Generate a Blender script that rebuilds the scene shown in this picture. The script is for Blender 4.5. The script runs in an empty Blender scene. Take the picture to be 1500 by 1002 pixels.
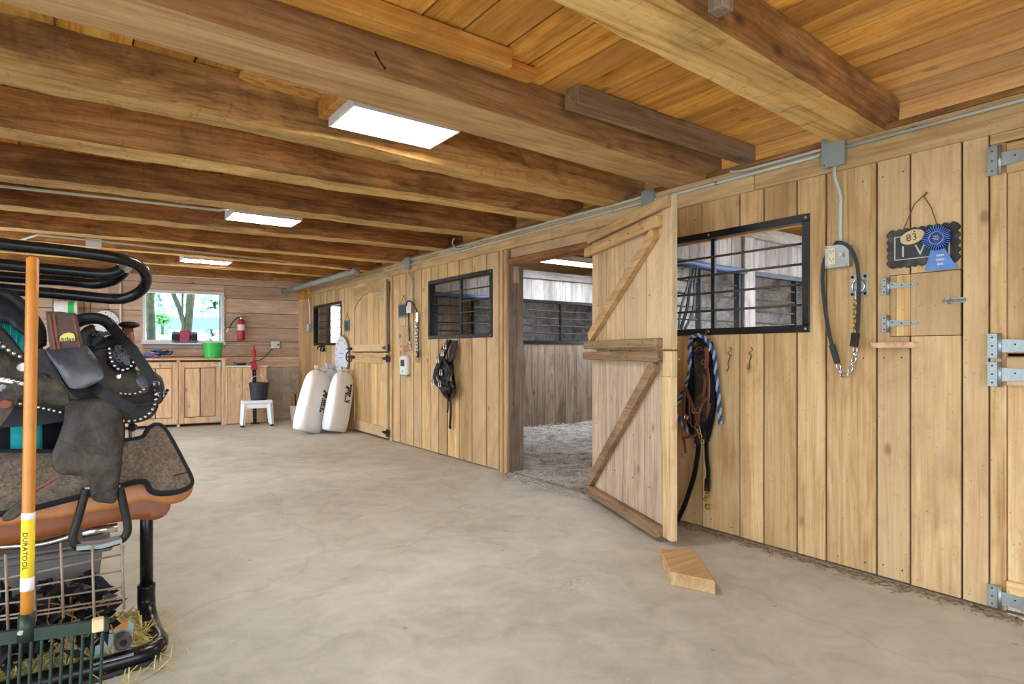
import bpy, bmesh, math, random
from mathutils import Vector, Matrix
random.seed(11)
scene = bpy.context.scene
COL = scene.collection
PI = math.pi

# ------------------------------------------------------------------ camera
F, CX, CY, EYE = 880.0, 750.0, 515.0, 1.15          # focal length / principal point in px of a 1500 px wide frame, eye height
YAW = math.atan2(642.0, 880.0)
SN, CS = math.sin(YAW), math.cos(YAW)
cam_d = bpy.data.cameras.new('camera')
cam = bpy.data.objects.new('camera', cam_d)
COL.objects.link(cam)
cam.location = (0, 0, EYE)
cam.rotation_euler = (PI / 2, 0, -YAW)
cam_d.sensor_width = 36.0
cam_d.lens = 36.0 * F / 1500.0
cam_d.shift_y = 14.0 / 1500.0
cam_d.clip_start = 0.05
cam_d.clip_end = 300
scene.camera = cam

# ------------------------------------------------------------------ sky, daylight, exposure
SKY = 6.5
world = bpy.data.worlds.new('overcast_sky')
scene.world = world
world.use_nodes = True
bg = world.node_tree.nodes['Background']
bg.inputs[0].default_value = (0.72, 0.86, 1.0, 1)
bg.inputs[1].default_value = SKY
LAMP = 42.0                                          # emission of the fluorescent lenses
def portal(loc, rot, sx, sy):                        # sampling portals that sit in the openings of the building
    l = bpy.data.lights.new('daylight_portal', 'AREA')
    l.shape = 'RECTANGLE'; l.size = sx; l.size_y = sy
    l.cycles.is_portal = True
    o = bpy.data.objects.new('daylight_portal', l)
    o.location = loc; o.rotation_euler = rot
    COL.objects.link(o)
DOOR_L = (6.4, 10.1, 0.0, 2.25)                        # wide aisle door in the left wall: y0 y1 z0 z1
DOOR_L2 = (-1.6, 2.1, 0.0, 2.2)
DOOR_N = (-.6, 2.4, 0.0, 2.2)                       # barn door in the wall behind the camera: x0 x1 z0 z1
portal((-1.95, sum(DOOR_L[:2]) / 2, 1.12), (0, -PI / 2, 0), 2.25, DOOR_L[1] - DOOR_L[0])
portal((-1.95, .25, 1.1), (0, -PI / 2, 0), 2.2, 3.7)
portal((sum(DOOR_N[:2]) / 2, -2.6, 1.1), (PI / 2, 0, 0), 3.0, 2.2)
portal((1.44, 11.0, 1.7), (-PI / 2, 0, math.atan(-.125)), 1.1, .8)
vs = scene.view_settings
vs.view_transform = 'Standard'
vs.look = 'None'
vs.exposure = 0.25
vs.gamma = 1.0
vs.use_curve_mapping = False
scene.cycles.use_denoising = True
scene.cycles.max_bounces = 10
scene.cycles.diffuse_bounces = 6
scene.cycles.sample_clamp_indirect = 8.0

# ------------------------------------------------------------------ survey helpers: rays of the calibrated photo cut with real planes
WX = 3.31                                            # aisle face of the long stall wall (plane x = WX)
def ray(px, py):
    l = (px - CX) / F
    return SN + l * CS, CS - l * SN, (CY - py) / F
def on_x(px, py, x=WX):
    d = ray(px, py); t = x / d[0]
    return Vector((x, t * d[1], EYE + t * d[2]))
def on_y(px, py, y):
    d = ray(px, py); t = y / d[1]
    return Vector((t * d[0], y, EYE + t * d[2]))
def on_z(px, py, z=0.0):
    d = ray(px, py); t = (z - EYE) / d[2]
    return Vector((t * d[0], t * d[1], z))
BK, BX, BY = -0.125, 3.31, 10.72                     # the end wall runs a little askew
BROT = math.atan(BK)
def back_y(x, off=0.0):
    return BY + BK * (x - BX) - off
def on_back(px, py, off=0.0):
    d = ray(px, py); t = (BY - off - BK * BX) / (d[1] - BK * d[0])
    return Vector((t * d[0], t * d[1], EYE + t * d[2]))

# ------------------------------------------------------------------ materials
MATS = {}
def lin(r, g, b):
    f = lambda c: (c / 12.92 if c <= .04045 else ((c + .055) / 1.055) ** 2.4)
    return (f(r / 255), f(g / 255), f(b / 255), 1)
class NT:
    def __init__(s, name):
        s.m = bpy.data.materials.new(name); s.m.use_nodes = True
        s.t = s.m.node_tree; s.b = s.t.nodes['Principled BSDF']
    def n(s, typ, **kw):
        o = s.t.nodes.new(typ)
        for k, v in kw.items():
            if k.startswith('i_'):
                o.inputs[k[2:].replace('_', ' ')].default_value = v
            else:
                setattr(o, k, v)
        return o
    def l(s, a, b): s.t.links.new(a, b)
    def ramp(s, fac, stops):
        r = s.n('ShaderNodeValToRGB'); e = r.color_ramp.elements
        while len(e) < len(stops): e.new(.5)
        for el, (p, c) in zip(e, stops): el.position = p; el.color = c
        s.l(fac, r.inputs[0]); return r.outputs[0]
    def mix(s, fac, a, b, mode='MIX'):
        m = s.n('ShaderNodeMix', data_type='RGBA', blend_type=mode)
        for sock, v in ((m.inputs[0], fac), (m.inputs[6], a), (m.inputs[7], b)):
            if hasattr(v, 'is_linked'): s.l(v, sock)
            else: sock.default_value = v
        return m.outputs[2]
    def math(s, op, a, b=0.0, clamp=False):
        m = s.n('ShaderNodeMath', operation=op); m.use_clamp = clamp
        for i, v in enumerate((a, b)):
            if hasattr(v, 'is_linked'): s.l(v, m.inputs[i])
            else: m.inputs[i].default_value = v
        return m.outputs[0]
    def noise(s, vec, scale, detail=4, rough=.55, dist=0):
        o = s.n('ShaderNodeTexNoise'); s.l(vec, o.inputs['Vector'])
        o.inputs['Scale'].default_value = scale; o.inputs['Detail'].default_value = detail
        o.inputs['Roughness'].default_value = rough; o.inputs['Distortion'].default_value = dist
        return o.outputs[0]
    def bump(s, h, strength, dist=.01):
        b = s.n('ShaderNodeBump'); s.l(h, b.inputs['Height'])
        b.inputs['Strength'].default_value = strength; b.inputs['Distance'].default_value = dist
        s.l(b.outputs[0], s.b.inputs['Normal'])
def wood(name, axis, dark, mid, light, alt=None, knots=.6, bump=.35, rough=.72, grain=1.0, stain=None, stain_amt=.35, saw=0.0, check=.5, knot_scale=5.2, nicks=0.0):
    """sawn or hewn timber whose grain runs along the object's own axis; every board differs by its random value"""
    k = NT(name)
    tc = k.n('ShaderNodeTexCoord'); oi = k.n('ShaderNodeObjectInfo')
    cmb = k.n('ShaderNodeCombineXYZ')
    for i, w in enumerate((17.3, 31.7, 53.9)): k.l(k.math('MULTIPLY', oi.outputs['Random'], w), cmb.inputs[i])
    add = k.n('ShaderNodeVectorMath', operation='ADD')
    k.l(tc.outputs['Object'], add.inputs[0]); k.l(cmb.outputs[0], add.inputs[1])
    vec = add.outputs[0]
    def stretched(a):
        mp = k.n('ShaderNodeMapping'); sc = [1.0, 1.0, 1.0]; sc['XYZ'.index(axis)] = a
        mp.inputs['Scale'].default_value = sc; k.l(vec, mp.inputs['Vector']); return mp.outputs[0]
    n1 = k.noise(stretched(.07), 13 * grain, 6, .66, .7)
    rings = k.math('FRACT', k.math('MULTIPLY', k.noise(stretched(.09), 4.5 * grain, 2, .5, .6), 11.0))
    rings = k.math('ABSOLUTE', k.math('SUBTRACT', k.math('MULTIPLY', rings, 2.0), 1.0))
    fib = k.noise(stretched(.02), 110, 2, .6)
    fac = k.math('ADD', k.math('MULTIPLY', n1, .60), k.math('ADD', k.math('MULTIPLY', rings, .09), k.math('MULTIPLY', fib, .31)))
    col = k.ramp(fac, [(.32, dark), (.5, mid), (.68, light)])
    # board to board tint
    wn = k.n('ShaderNodeTexWhiteNoise', noise_dimensions='1D'); k.l(oi.outputs['Random'], wn.inputs['W'])
    tint = k.ramp(wn.outputs[0], [(0, (.74, .72, .70, 1)), (.5, (1, 1, 1, 1)), (1, (1.14, 1.12, 1.08, 1))])
    col = k.mix(1.0, col, tint, 'MULTIPLY')
    if alt is not None:
        a2 = k.math('MULTIPLY', k.math('SUBTRACT', oi.outputs['Random'], .45, True), 1.2, True)
        col = k.mix(a2, col, alt)
    # stains and handling dirt with shapes of their own
    sm = k.ramp(k.noise(stretched(.45), 3.2, 5, .62, .8), [(.46, (0, 0, 0, 1)), (.72, (1, 1, 1, 1))])
    col = k.mix(k.math('MULTIPLY', sm, stain_amt), col, stain or dark)
    # smudges and, on hewn timber, axe nicks across the grain
    sg = k.ramp(k.noise(stretched(.7), 17, 5, .7, .5), [(.56, (0, 0, 0, 1)), (.72, (1, 1, 1, 1))])
    col = k.mix(k.math('MULTIPLY', sg, .28), col, stain or dark)
    if nicks:
        nk = k.ramp(k.noise(stretched(3.2), 7, 3, .6, .8), [(.60, (0, 0, 0, 1)), (.68, (1, 1, 1, 1))])
        col = k.mix(k.math('MULTIPLY', nk, nicks), col, stain or dark)
    # drying checks: thin dark splits along the grain
    ck = k.ramp(k.noise(stretched(.035), 26, 3, .6, .3), [(.0, (1, 1, 1, 1)), (.24, (1, 1, 1, 1)), (.30, (0, 0, 0, 1))])
    col = k.mix(k.math('MULTIPLY', ck, check), col, tuple(c * .3 for c in dark[:3]) + (1,))
    # knots
    vo = k.n('ShaderNodeTexVoronoi'); vo.inputs['Scale'].default_value = knot_scale
    k.l(stretched(.55), vo.inputs['Vector'])
    kn = k.ramp(vo.outputs['Distance'], [(.05, (1, 1, 1, 1)), (.085, (.5, .5, .5, 1)), (.13, (0, 0, 0, 1))])
    kd = tuple(c * .35 for c in dark[:3]) + (1,)
    col = k.mix(k.math('MULTIPLY', kn, knots), col, kd)
    # worm holes and nail specks
    v2 = k.n('ShaderNodeTexVoronoi'); v2.inputs['Scale'].default_value = 26; k.l(vec, v2.inputs['Vector'])
    sp = k.ramp(v2.outputs['Distance'], [(.06, (1, 1, 1, 1)), (.1, (0, 0, 0, 1))])
    col = k.mix(k.math('MULTIPLY', sp, .55), col, kd)
    h = fac
    if saw:
        w = k.n('ShaderNodeTexWave', wave_type='BANDS', bands_direction=axis); w.inputs['Scale'].default_value = 26
        w.inputs['Distortion'].default_value = 1.2; k.l(vec, w.inputs['Vector'])
        h = k.math('ADD', fac, k.math('MULTIPLY', w.outputs['Fac'], saw))
        col = k.mix(k.math('MULTIPLY', w.outputs['Fac'], saw * .22), col, tuple(c * .6 for c in mid[:3]) + (1,))
    k.l(col, k.b.inputs['Base Color'])
    k.b.inputs['Roughness'].default_value = rough
    k.b.inputs['Specular IOR Level'].default_value = .3
    k.bump(h, bump, .006)
    MATS[name] = k.m
def plain(name, col, rough=.6, metal=0.0, var=.18, scale=12, bump=.1, dirt=None, dirt_amt=.4, spec=.5):
    """painted, plastic, leather or metal surfaces with some unevenness"""
    k = NT(name)
    tc = k.n('ShaderNodeTexCoord'); oi = k.n('ShaderNodeObjectInfo')
    n = k.noise(tc.outputs['Object'], scale, 5, .6, .4)
    lo = tuple(c * (1 - var) for c in col[:3]) + (1,); hi = tuple(min(1, c * (1 + var)) for c in col[:3]) + (1,)
    nf = k.noise(tc.outputs['Object'], scale * 6, 4, .65, .2)
    c = k.ramp(k.math('ADD', k.math('MULTIPLY', n, .6), k.math('MULTIPLY', nf, .4)), [(.36, lo), (.64, hi)])
    if dirt is not None:
        m = k.ramp(k.noise(tc.outputs['Object'], scale * .45, 6, .65, 1.0), [(.45, (0, 0, 0, 1)), (.68, (1, 1, 1, 1))])
        c = k.mix(k.math('MULTIPLY', m, dirt_amt), c, dirt)
    k.l(c, k.b.inputs['Base Color'])
    k.l(k.math('ADD', k.math('MULTIPLY', n, .25), rough - .12), k.b.inputs['Roughness'])
    k.b.inputs['Metallic'].default_value = metal
    k.b.inputs['Specular IOR Level'].default_value = spec
    k.bump(k.noise(tc.outputs['Object'], scale * 6, 4, .6), bump, .003)
    MATS[name] = k.m
def emit(name, col, strength):
    k = NT(name)
    tc = k.n('ShaderNodeTexCoord')
    k.b.inputs['Base Color'].default_value = (.8, .8, .8, 1)
    k.b.inputs['Emission Color'].default_value = col
    k.b.inputs['Emission Strength'].default_value = strength
    MATS[name] = k.m

PINE = dict(dark=lin(172, 130, 82), mid=lin(208, 172, 120), light=lin(226, 198, 152))
for ax in 'XYZ':
    wood('pine_' + ax, ax, alt=lin(214, 184, 146), stain=lin(150, 108, 66), stain_amt=.45, **PINE)
    wood('ceiling_' + ax, ax, lin(178, 112, 42), lin(232, 166, 70), lin(248, 198, 106), alt=lin(196, 134, 62), stain=lin(112, 72, 40), stain_amt=.5)
    wood('beam_pale_' + ax, ax, lin(172, 122, 60), lin(238, 194, 116), lin(250, 222, 156), stain=lin(104, 68, 34), stain_amt=.6, nicks=.35, bump=.8, grain=.9, knots=.8, check=1.0, knot_scale=3.4)  # paler copy for beam undersides, light painted into the colour
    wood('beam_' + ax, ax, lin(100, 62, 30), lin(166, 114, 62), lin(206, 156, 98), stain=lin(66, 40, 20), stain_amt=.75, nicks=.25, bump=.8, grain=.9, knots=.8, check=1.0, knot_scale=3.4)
wood('beam_lamplit_X', 'X', lin(130, 84, 40), lin(196, 142, 78), lin(226, 180, 116), stain=lin(78, 48, 24), stain_amt=.75, nicks=.25, bump=.8, grain=.9, knots=.8, check=1.0, knot_scale=3.4)  # lighter copy for the beam by the near lamp, lamplight in the colour
wood('sawn_pale', 'X', lin(168, 126, 78), lin(212, 170, 116), lin(232, 198, 146), stain=lin(136, 96, 58), stain_amt=.3, bump=.4)  # underside copy of the sawn beam, brightened to carry bounced light
wood('sawn_beam', 'X', lin(118, 78, 42), lin(164, 116, 68), lin(194, 148, 96), stain=lin(92, 60, 34), stain_amt=.35, bump=.4)
wood('board_back', 'X', lin(170, 136, 112), lin(212, 180, 154), lin(228, 202, 178), alt=lin(208, 180, 160), stain=lin(120, 86, 60), stain_amt=.35)
wood('cabinet_Z', 'Z', lin(172, 132, 98), lin(212, 174, 136), lin(226, 192, 156), stain=lin(140, 96, 60), stain_amt=.25)
wood('cabinet_X', 'X', lin(172, 132, 98), lin(208, 170, 134), lin(224, 190, 156), stain=lin(140, 96, 60), stain_amt=.25)
wood('door_low', 'Z', lin(150, 124, 100), lin(196, 172, 146), lin(216, 196, 172), stain=lin(128, 104, 84), stain_amt=.45)
wood('door_Z', 'Z', lin(176, 142, 100), lin(212, 182, 138), lin(230, 206, 166), alt=lin(208, 184, 152), stain=lin(140, 104, 72), stain_amt=.35)
wood('door_X', 'X', lin(160, 118, 74), lin(198, 160, 108), lin(220, 186, 136), stain=lin(124, 92, 64), stain_amt=.45)
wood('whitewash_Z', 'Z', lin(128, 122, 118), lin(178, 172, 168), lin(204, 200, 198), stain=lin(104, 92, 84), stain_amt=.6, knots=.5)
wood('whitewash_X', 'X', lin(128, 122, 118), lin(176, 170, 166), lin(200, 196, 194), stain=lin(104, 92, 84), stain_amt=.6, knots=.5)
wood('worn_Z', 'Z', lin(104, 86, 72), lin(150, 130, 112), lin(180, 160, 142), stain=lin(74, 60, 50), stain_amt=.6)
wood('worn_X', 'X', lin(104, 80, 58), lin(150, 120, 88), lin(178, 148, 114), stain=lin(76, 58, 44), stain_amt=.6)
plain('shade_black', lin(16, 11, 8), .95, spec=.1)  # near-black for the sheets that stand in for shade in joints
plain('galvanised', lin(168, 176, 176), .42, .85, .12, 20, .06, lin(110, 112, 110), .35)
plain('conduit', lin(190, 194, 184), .45, .2, .1, 8, .05)
plain('grey_box', lin(146, 154, 150), .55, .2, .08)
plain('black_steel', lin(34, 34, 38), .38, .6, .25, 14, .08, lin(70, 62, 54), .35)
plain('black_tube', lin(20, 20, 23), .28, .35, .2, 14, .05, lin(60, 54, 48), .25)
plain('wire_rust', lin(150, 132, 114), .6, .3, .2, 30, .1)
plain('bar_steel', lin(92, 78, 66), .5, .7, .25, 30, .1)
plain('blue_steel', lin(92, 112, 150), .5, .3, .15)
plain('chrome', lin(205, 205, 205), .22, 1.0, .08)
plain('silver', lin(225, 222, 214), .25, .9, .05)
plain('brass', lin(190, 160, 90), .35, .9, .1)
plain('white_paint', lin(226, 224, 220), .5, 0, .05)
plain('ivory_plastic', lin(226, 214, 176), .45, 0, .05)
plain('stool_plastic', lin(226, 226, 228), .45, 0, .04, 8, .02)
plain('green_plastic', lin(52, 188, 84), .35, 0, .06, 5, .02)
plain('black_rubber', lin(40, 40, 46), .55, 0, .2, 10, .1)
plain('red_paint', lin(178, 34, 44), .4, 0, .12, 10, .02)
plain('radio_red', lin(178, 48, 84), .4, 0, .12)
plain('radio_grey', lin(112, 112, 146), .5, 0, .12)
plain('leather_black', lin(30, 27, 26), .46, 0, .5, 22, .6, lin(72, 63, 54), .4, spec=.3)
plain('leather_dark', lin(22, 22, 26), .45, 0, .4, 22, .4, spec=.28)
plain('leather_worn', lin(52, 46, 38), .5, 0, .6, 18, .9, lin(112, 98, 76), .5, spec=.35)
plain('leather_grey', lin(70, 70, 77), .36, 0, .4, 10, .4, lin(128, 122, 116), .5)
plain('leather_tan', lin(186, 118, 64), .42, 0, .16, 9, .12, lin(140, 78, 38), .4)
plain('leather_tan_dark', lin(140, 76, 36), .45, 0, .16, 9, .12, lin(96, 50, 26), .4)
plain('leather_brown', lin(128, 70, 48), .5, 0, .25, 26, .3, lin(70, 40, 30), .4)
plain('felt', lin(120, 102, 86), .95, 0, .6, 90, 1.0, lin(70, 58, 50), .6)
plain('felt_edge', lin(26, 26, 30), .95, 0, .3, 60, .9)
plain('filler_black', lin(24, 23, 30), .9, 0, .3, 30, .5)
plain('teal_cloth', lin(16, 142, 142), .85, 0, .2, 30, .4)
plain('pouch_cloth', lin(92, 72, 62), .9, 0, .2, 60, .4)
plain('yellow_label', lin(222, 208, 110), .6, 0, .1)
plain('yellow_print', lin(240, 206, 40), .5, 0, .06)
plain('paper', lin(235, 235, 232), .7, 0, .04)
plain('print_black', lin(34, 36, 36), .7, 0, .1)
plain('print_blue', lin(160, 172, 206), .7, 0, .1)
plain('handle_wood', lin(206, 132, 48), .42, 0, .14, 6, .05, lin(176, 100, 34), .4)
plain('fork_green', lin(34, 52, 38), .45, .2, .2, 14, .1, lin(20, 24, 20), .4)
plain('bag_plastic', lin(236, 234, 232), .45, 0, .04, 6, .8)
plain('bag_film', lin(214, 212, 226), .4, 0, .06, 6, .2)
plain('slate', lin(58, 62, 62), .7, 0, .25, 20, .2)
plain('slate_blue', lin(112, 126, 134), .75, 0, .15, 20, .2)
plain('frame_black', lin(42, 40, 36), .55, 0, .3, 30, .4, lin(130, 126, 116), .35)
plain('chalk', lin(196, 198, 194), .9, 0, .1)
plain('oval_wood', lin(216, 192, 144), .65, 0, .12, 14, .1)
plain('burnt', lin(110, 84, 38), .8)
plain('rosette_blue', lin(28, 62, 140), .4, 0, .2, 18, .1)
plain('ribbon_blue', lin(96, 140, 206), .45, 0, .12, 10, .05)
plain('ribbon_gold', lin(198, 196, 190), .4, .3, .1)
plain('twine', lin(128, 92, 52), .9)
plain('rope_blue', lin(30, 72, 134), .85, 0, .2, 60, .4)
plain('rope_white', lin(160, 164, 172), .85, 0, .1, 60, .4)
plain('rope_purple', lin(120, 104, 160), .85, 0, .3, 60, .4)
plain('clear_bin', lin(104, 96, 90), .4, 0, .2)
plain('hay', lin(196, 178, 110), .85, 0, .3, 30, .2, lin(140, 140, 70), .5)
plain('shaving', lin(206, 198, 186), .9, 0, .25, 40, .3)
plain('bark', lin(70, 80, 64), .9, 0, .5, 9, .9, lin(36, 44, 34), .6)
plain('leaf', lin(104, 160, 96), .8, 0, .3, 5, .3)
plain('fence_blue', lin(104, 146, 166), .8)
plain('plate_white', lin(214, 216, 226), .5, 0, .06)
plain('plate_rim', lin(150, 124, 92), .6, 0, .2)
plain('bush_soil', lin(150, 130, 100), .95)
emit('lamp_lens', (1.0, .985, .95, 1), LAMP)
emit('stall_lens', (.86, .93, 1.0, 1), 26.0)
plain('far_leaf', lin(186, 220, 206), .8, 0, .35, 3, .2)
def glass_mat():
    k = NT('window_glass')
    k.b.inputs['Base Color'].default_value = (1, 1, 1, 1); k.b.inputs['Roughness'].default_value = 0.02
    k.b.inputs['Transmission Weight'].default_value = 1.0; k.b.inputs['IOR'].default_value = 1.03
    MATS['glass'] = k.m
glass_mat()
def osb_mat():
    k = NT('strand_board'); tc = k.n('ShaderNodeTexCoord')
    v = k.n('ShaderNodeTexVoronoi'); v.inputs['Scale'].default_value = 28; v.inputs['Randomness'].default_value = 1
    mp = k.n('ShaderNodeMapping'); mp.inputs['Scale'].default_value = (1, 2.2, 1); mp.inputs['Rotation'].default_value = (0, 0, .5)
    k.l(tc.outputs['Object'], mp.inputs[0]); k.l(mp.outputs[0], v.inputs['Vector'])
    c = k.ramp(v.outputs['Color'], [(.1, lin(176, 116, 44)), (.5, lin(214, 158, 76)), (.9, lin(232, 186, 108))])
    k.l(c, k.b.inputs['Base Color']); k.b.inputs['Roughness'].default_value = .6
    k.bump(v.outputs['Distance'], .3); MATS['osb'] = k.m
osb_mat()
def concrete_mat():
    k = NT('worn_concrete'); tc = k.n('ShaderNodeTexCoord'); v = tc.outputs['Object']
    a = k.noise(v, .7, 6, .6, .4); b = k.noise(v, 5, 6, .65, .6); c = k.noise(v, 60, 4, .6)
    col = k.ramp(k.math('ADD', k.math('MULTIPLY', a, .5), k.math('MULTIPLY', b, .5)), [(.36, lin(160, 155, 142)), (.5, lin(184, 180, 168)), (.64, lin(202, 199, 188))])
    # pale scuffed patches, small dark droppings, hairline cracks
    col = k.mix(k.math('MULTIPLY', k.ramp(k.noise(v, 1.6, 7, .7, 2.0), [(.52, (0, 0, 0, 1)), (.7, (1, 1, 1, 1))]), .35), col, lin(212, 207, 194))
    vo = k.n('ShaderNodeTexVoronoi'); vo.inputs['Scale'].default_value = 3.2; k.l(v, vo.inputs['Vector'])
    sp = k.math('MULTIPLY', k.ramp(vo.outputs['Distance'], [(.02, (1, 1, 1, 1)), (.05, (0, 0, 0, 1))]), .5)
    col = k.mix(sp, col, lin(120, 104, 84))
    mp = k.n('ShaderNodeMapping'); mp.inputs['Scale'].default_value = (1, 1, 1); k.l(v, mp.inputs[0])
    wob = k.n('ShaderNodeVectorMath', operation='ADD'); nz = k.n('ShaderNodeTexNoise'); nz.inputs['Scale'].default_value = 2.5; nz.inputs['Detail'].default_value = 6
    k.l(v, nz.inputs['Vector']); sc = k.n('ShaderNodeVectorMath', operation='SCALE'); sc.inputs['Scale'].default_value = .35
    k.l(nz.outputs['Color'], sc.inputs[0]); k.l(v, wob.inputs[0]); k.l(sc.outputs[0], wob.inputs[1])
    cr = k.n('ShaderNodeTexVoronoi', feature='DISTANCE_TO_EDGE'); cr.inputs['Scale'].default_value = .3; k.l(wob.outputs[0], cr.inputs['Vector'])
    cm = k.math('MULTIPLY', k.ramp(cr.outputs['Distance'], [(.0, (1, 1, 1, 1)), (.0022, (0, 0, 0, 1))]), .22)
    col = k.mix(cm, col, lin(140, 120, 96))
    col = k.mix(k.math('MULTIPLY', c, .18), col, lin(160, 144, 122))
    k.l(col, k.b.inputs['Base Color']); k.l(k.math('ADD', k.math('MULTIPLY', b, .3), .5), k.b.inputs['Roughness'])
    k.b.inputs['Specular IOR Level'].default_value = .35
    k.bump(k.math('ADD', k.math('MULTIPLY', c, .5), b), .18, .01); MATS['concrete'] = k.m
concrete_mat()
def stone_mat(name, c0, c1, c2, scale, mort):
    k = NT(name); tc = k.n('ShaderNodeTexCoord'); v = tc.outputs['Object']
    n = k.noise(v, scale, 7, .68, 1.0); n2 = k.noise(v, scale * 5, 5, .65)
    col = k.ramp(n, [(.34, c0), (.5, c1), (.66, c2)])
    col = k.mix(k.math('MULTIPLY', k.ramp(n2, [(.5, (0, 0, 0, 1)), (.66, (1, 1, 1, 1))]), .5), col, mort)
    k.l(col, k.b.inputs['Base Color']); k.b.inputs['Roughness'].default_value = .95
    k.bump(k.math('ADD', n, n2), .8, .02); MATS[name] = k.m
stone_mat('limed_stone', lin(136, 138, 138), lin(206, 210, 212), lin(240, 242, 244), 3.4, lin(112, 112, 110))
stone_mat('block', lin(168, 158, 146), lin(192, 184, 172), lin(208, 202, 192), 3.0, lin(150, 138, 126))
stone_mat('bedding', lin(104, 98, 94), lin(168, 160, 152), lin(210, 204, 196), 5.0, lin(128, 118, 108))
stone_mat('yard', lin(176, 180, 176), lin(196, 200, 196), lin(210, 212, 210), 1.2, lin(160, 170, 160))

# ------------------------------------------------------------------ mesh helpers
def spline(pts, n=6, closed=False):
    P = [Vector(p) for p in pts]; out = []; m = len(P)
    rng = range(m) if closed else range(m - 1)
    for i in rng:
        p0 = P[(i - 1) % m] if (closed or i > 0) else P[i]
        p1, p2 = P[i], P[(i + 1) % m]
        p3 = P[(i + 2) % m] if (closed or i + 2 < m) else P[i + 1]
        for j in range(n):
            t = j / n
            out.append(.5 * ((2 * p1) + (p2 - p0) * t + (2 * p0 - 5 * p1 + 4 * p2 - p3) * t * t + (3 * p1 - p0 - 3 * p2 + p3) * t ** 3))
    if not closed: out.append(P[-1].copy())
    return out
class MB:
    """collects faces; build() links them as one mesh object"""
    def __init__(s): s.v = []; s.f = []
    def add(s, vs, fs):
        o = len(s.v); s.v += [Vector(v) for v in vs]; s.f += [tuple(i + o for i in f) for f in fs]; return s
    def box(s, x0, x1, y0, y1, z0, z1, ch=.003):
        ch = min(ch, (x1 - x0) * .3, (y1 - y0) * .3, (z1 - z0) * .3)
        bm = bmesh.new(); bmesh.ops.create_cube(bm, size=1)
        for v in bm.verts:
            v.co = ((x0 + x1) / 2 + v.co.x * (x1 - x0), (y0 + y1) / 2 + v.co.y * (y1 - y0), (z0 + z1) / 2 + v.co.z * (z1 - z0))
        if ch > 0: bmesh.ops.bevel(bm, geom=bm.edges[:], offset=ch, segments=1, affect='EDGES')
        return s.bm(bm)
    def bm(s, bm, M=None):
        bm.verts.index_update()
        vs = [(M @ v.co if M else v.co.copy()) for v in bm.verts]; fs = [tuple(v.index for v in f.verts) for f in bm.faces]
        bm.free(); return s.add(vs, fs)
    def tube(s, pts, r, n=8, closed=False, flat=1.0, up=None):
        P = [Vector(p) for p in pts]; m = len(P); vs = []; fs = []
        R = r if isinstance(r, (list, tuple)) else [r] * m
        prev = None
        for i in range(m):
            a = P[i - 1] if (i > 0 or closed) else P[i]; b = P[(i + 1) % m] if (i < m - 1 or closed) else P[i]
            t = (b - a)
            t = t.normalized() if t.length > 1e-9 else Vector((0, 0, 1))
            if up is not None:
                u = Vector(up); u = (u - t * u.dot(t)); u = u.normalized() if u.length > 1e-6 else t.orthogonal().normalized()
            elif prev is None: u = t.orthogonal().normalized()
            else:
                u = prev - t * prev.dot(t); u = u.normalized() if u.length > 1e-6 else t.orthogonal().normalized()
            prev = u; w = t.cross(u)
            for j in range(n):
                q = 2 * PI * j / n + (PI / n if n == 4 else 0)
                vs.append(P[i] + (u * math.cos(q) * flat + w * math.sin(q)) * R[i])
        for i in range(m if closed else m - 1):
            for j in range(n):
                a = i * n; b = ((i + 1) % m) * n
                fs.append((a + j, a + (j + 1) % n, b + (j + 1) % n, b + j))
        if not closed: fs += [tuple(reversed(range(n))), tuple(range((m - 1) * n, m * n))]
        return s.add(vs, fs)
    def strap(s, pts, w, t, up):
        """flat strap of width w and thickness t following pts; up = thickness direction"""
        P = [Vector(p) for p in pts]; vs = []; fs = []; m = len(P); U = Vector(up)
        for i in range(m):
            d = (P[min(i + 1, m - 1)] - P[max(i - 1, 0)]).normalized()
            u = (U - d * U.dot(d)).normalized(); q = d.cross(u)
            for a, b in ((1, 1), (-1, 1), (-1, -1), (1, -1)): vs.append(P[i] + q * (a * w / 2) + u * (b * t / 2))
        for i in range(m - 1):
            for j in range(4): fs.append((i * 4 + j, i * 4 + (j + 1) % 4, i * 4 + 4 + (j + 1) % 4, i * 4 + 4 + j))
        fs += [(3, 2, 1, 0), (m * 4 - 4, m * 4 - 3, m * 4 - 2, m * 4 - 1)]
        return s.add(vs, fs)
    def lathe(s, prof, n=20, c=(0, 0, 0), axis='Z'):
        vs = []; fs = []; m = len(prof); c = Vector(c)
        for r, h in prof:
            for j in range(n):
                q = 2 * PI * j / n; a, b = r * math.cos(q), r * math.sin(q)
                vs.append(c + (Vector((a, b, h)) if axis == 'Z' else Vector((h, a, b)) if axis == 'X' else Vector((a, h, b))))
        for i in range(m - 1):
            for j in range(n): fs.append((i * n + j, i * n + (j + 1) % n, i * n + n + (j + 1) % n, i * n + n + j))
        fs += [tuple(reversed(range(n))), tuple(range((m - 1) * n, m * n))]
        return s.add(vs, fs)
    def prism(s, out, fn, d0, d1):
        """outline (a,b) list; fn(a,b,d) -> point"""
        n = len(out); vs = [fn(a, b, d0) for a, b in out] + [fn(a, b, d1) for a, b in out]
        fs = [tuple(range(n)), tuple(reversed(range(n, 2 * n)))] + [(i, n + i, n + (i + 1) % n, (i + 1) % n) for i in range(n)]
        return s.add(vs, fs)
    def ball(s, c, r, n=6, sq=(1, 1, 1)):
        bm = bmesh.new(); bmesh.ops.create_icosphere(bm, subdivisions=1 if n <= 6 else 2, radius=1)
        for v in bm.verts: v.co = Vector(c) + Vector((v.co.x * r * sq[0], v.co.y * r * sq[1], v.co.z * r * sq[2]))
        return s.bm(bm)
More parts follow.
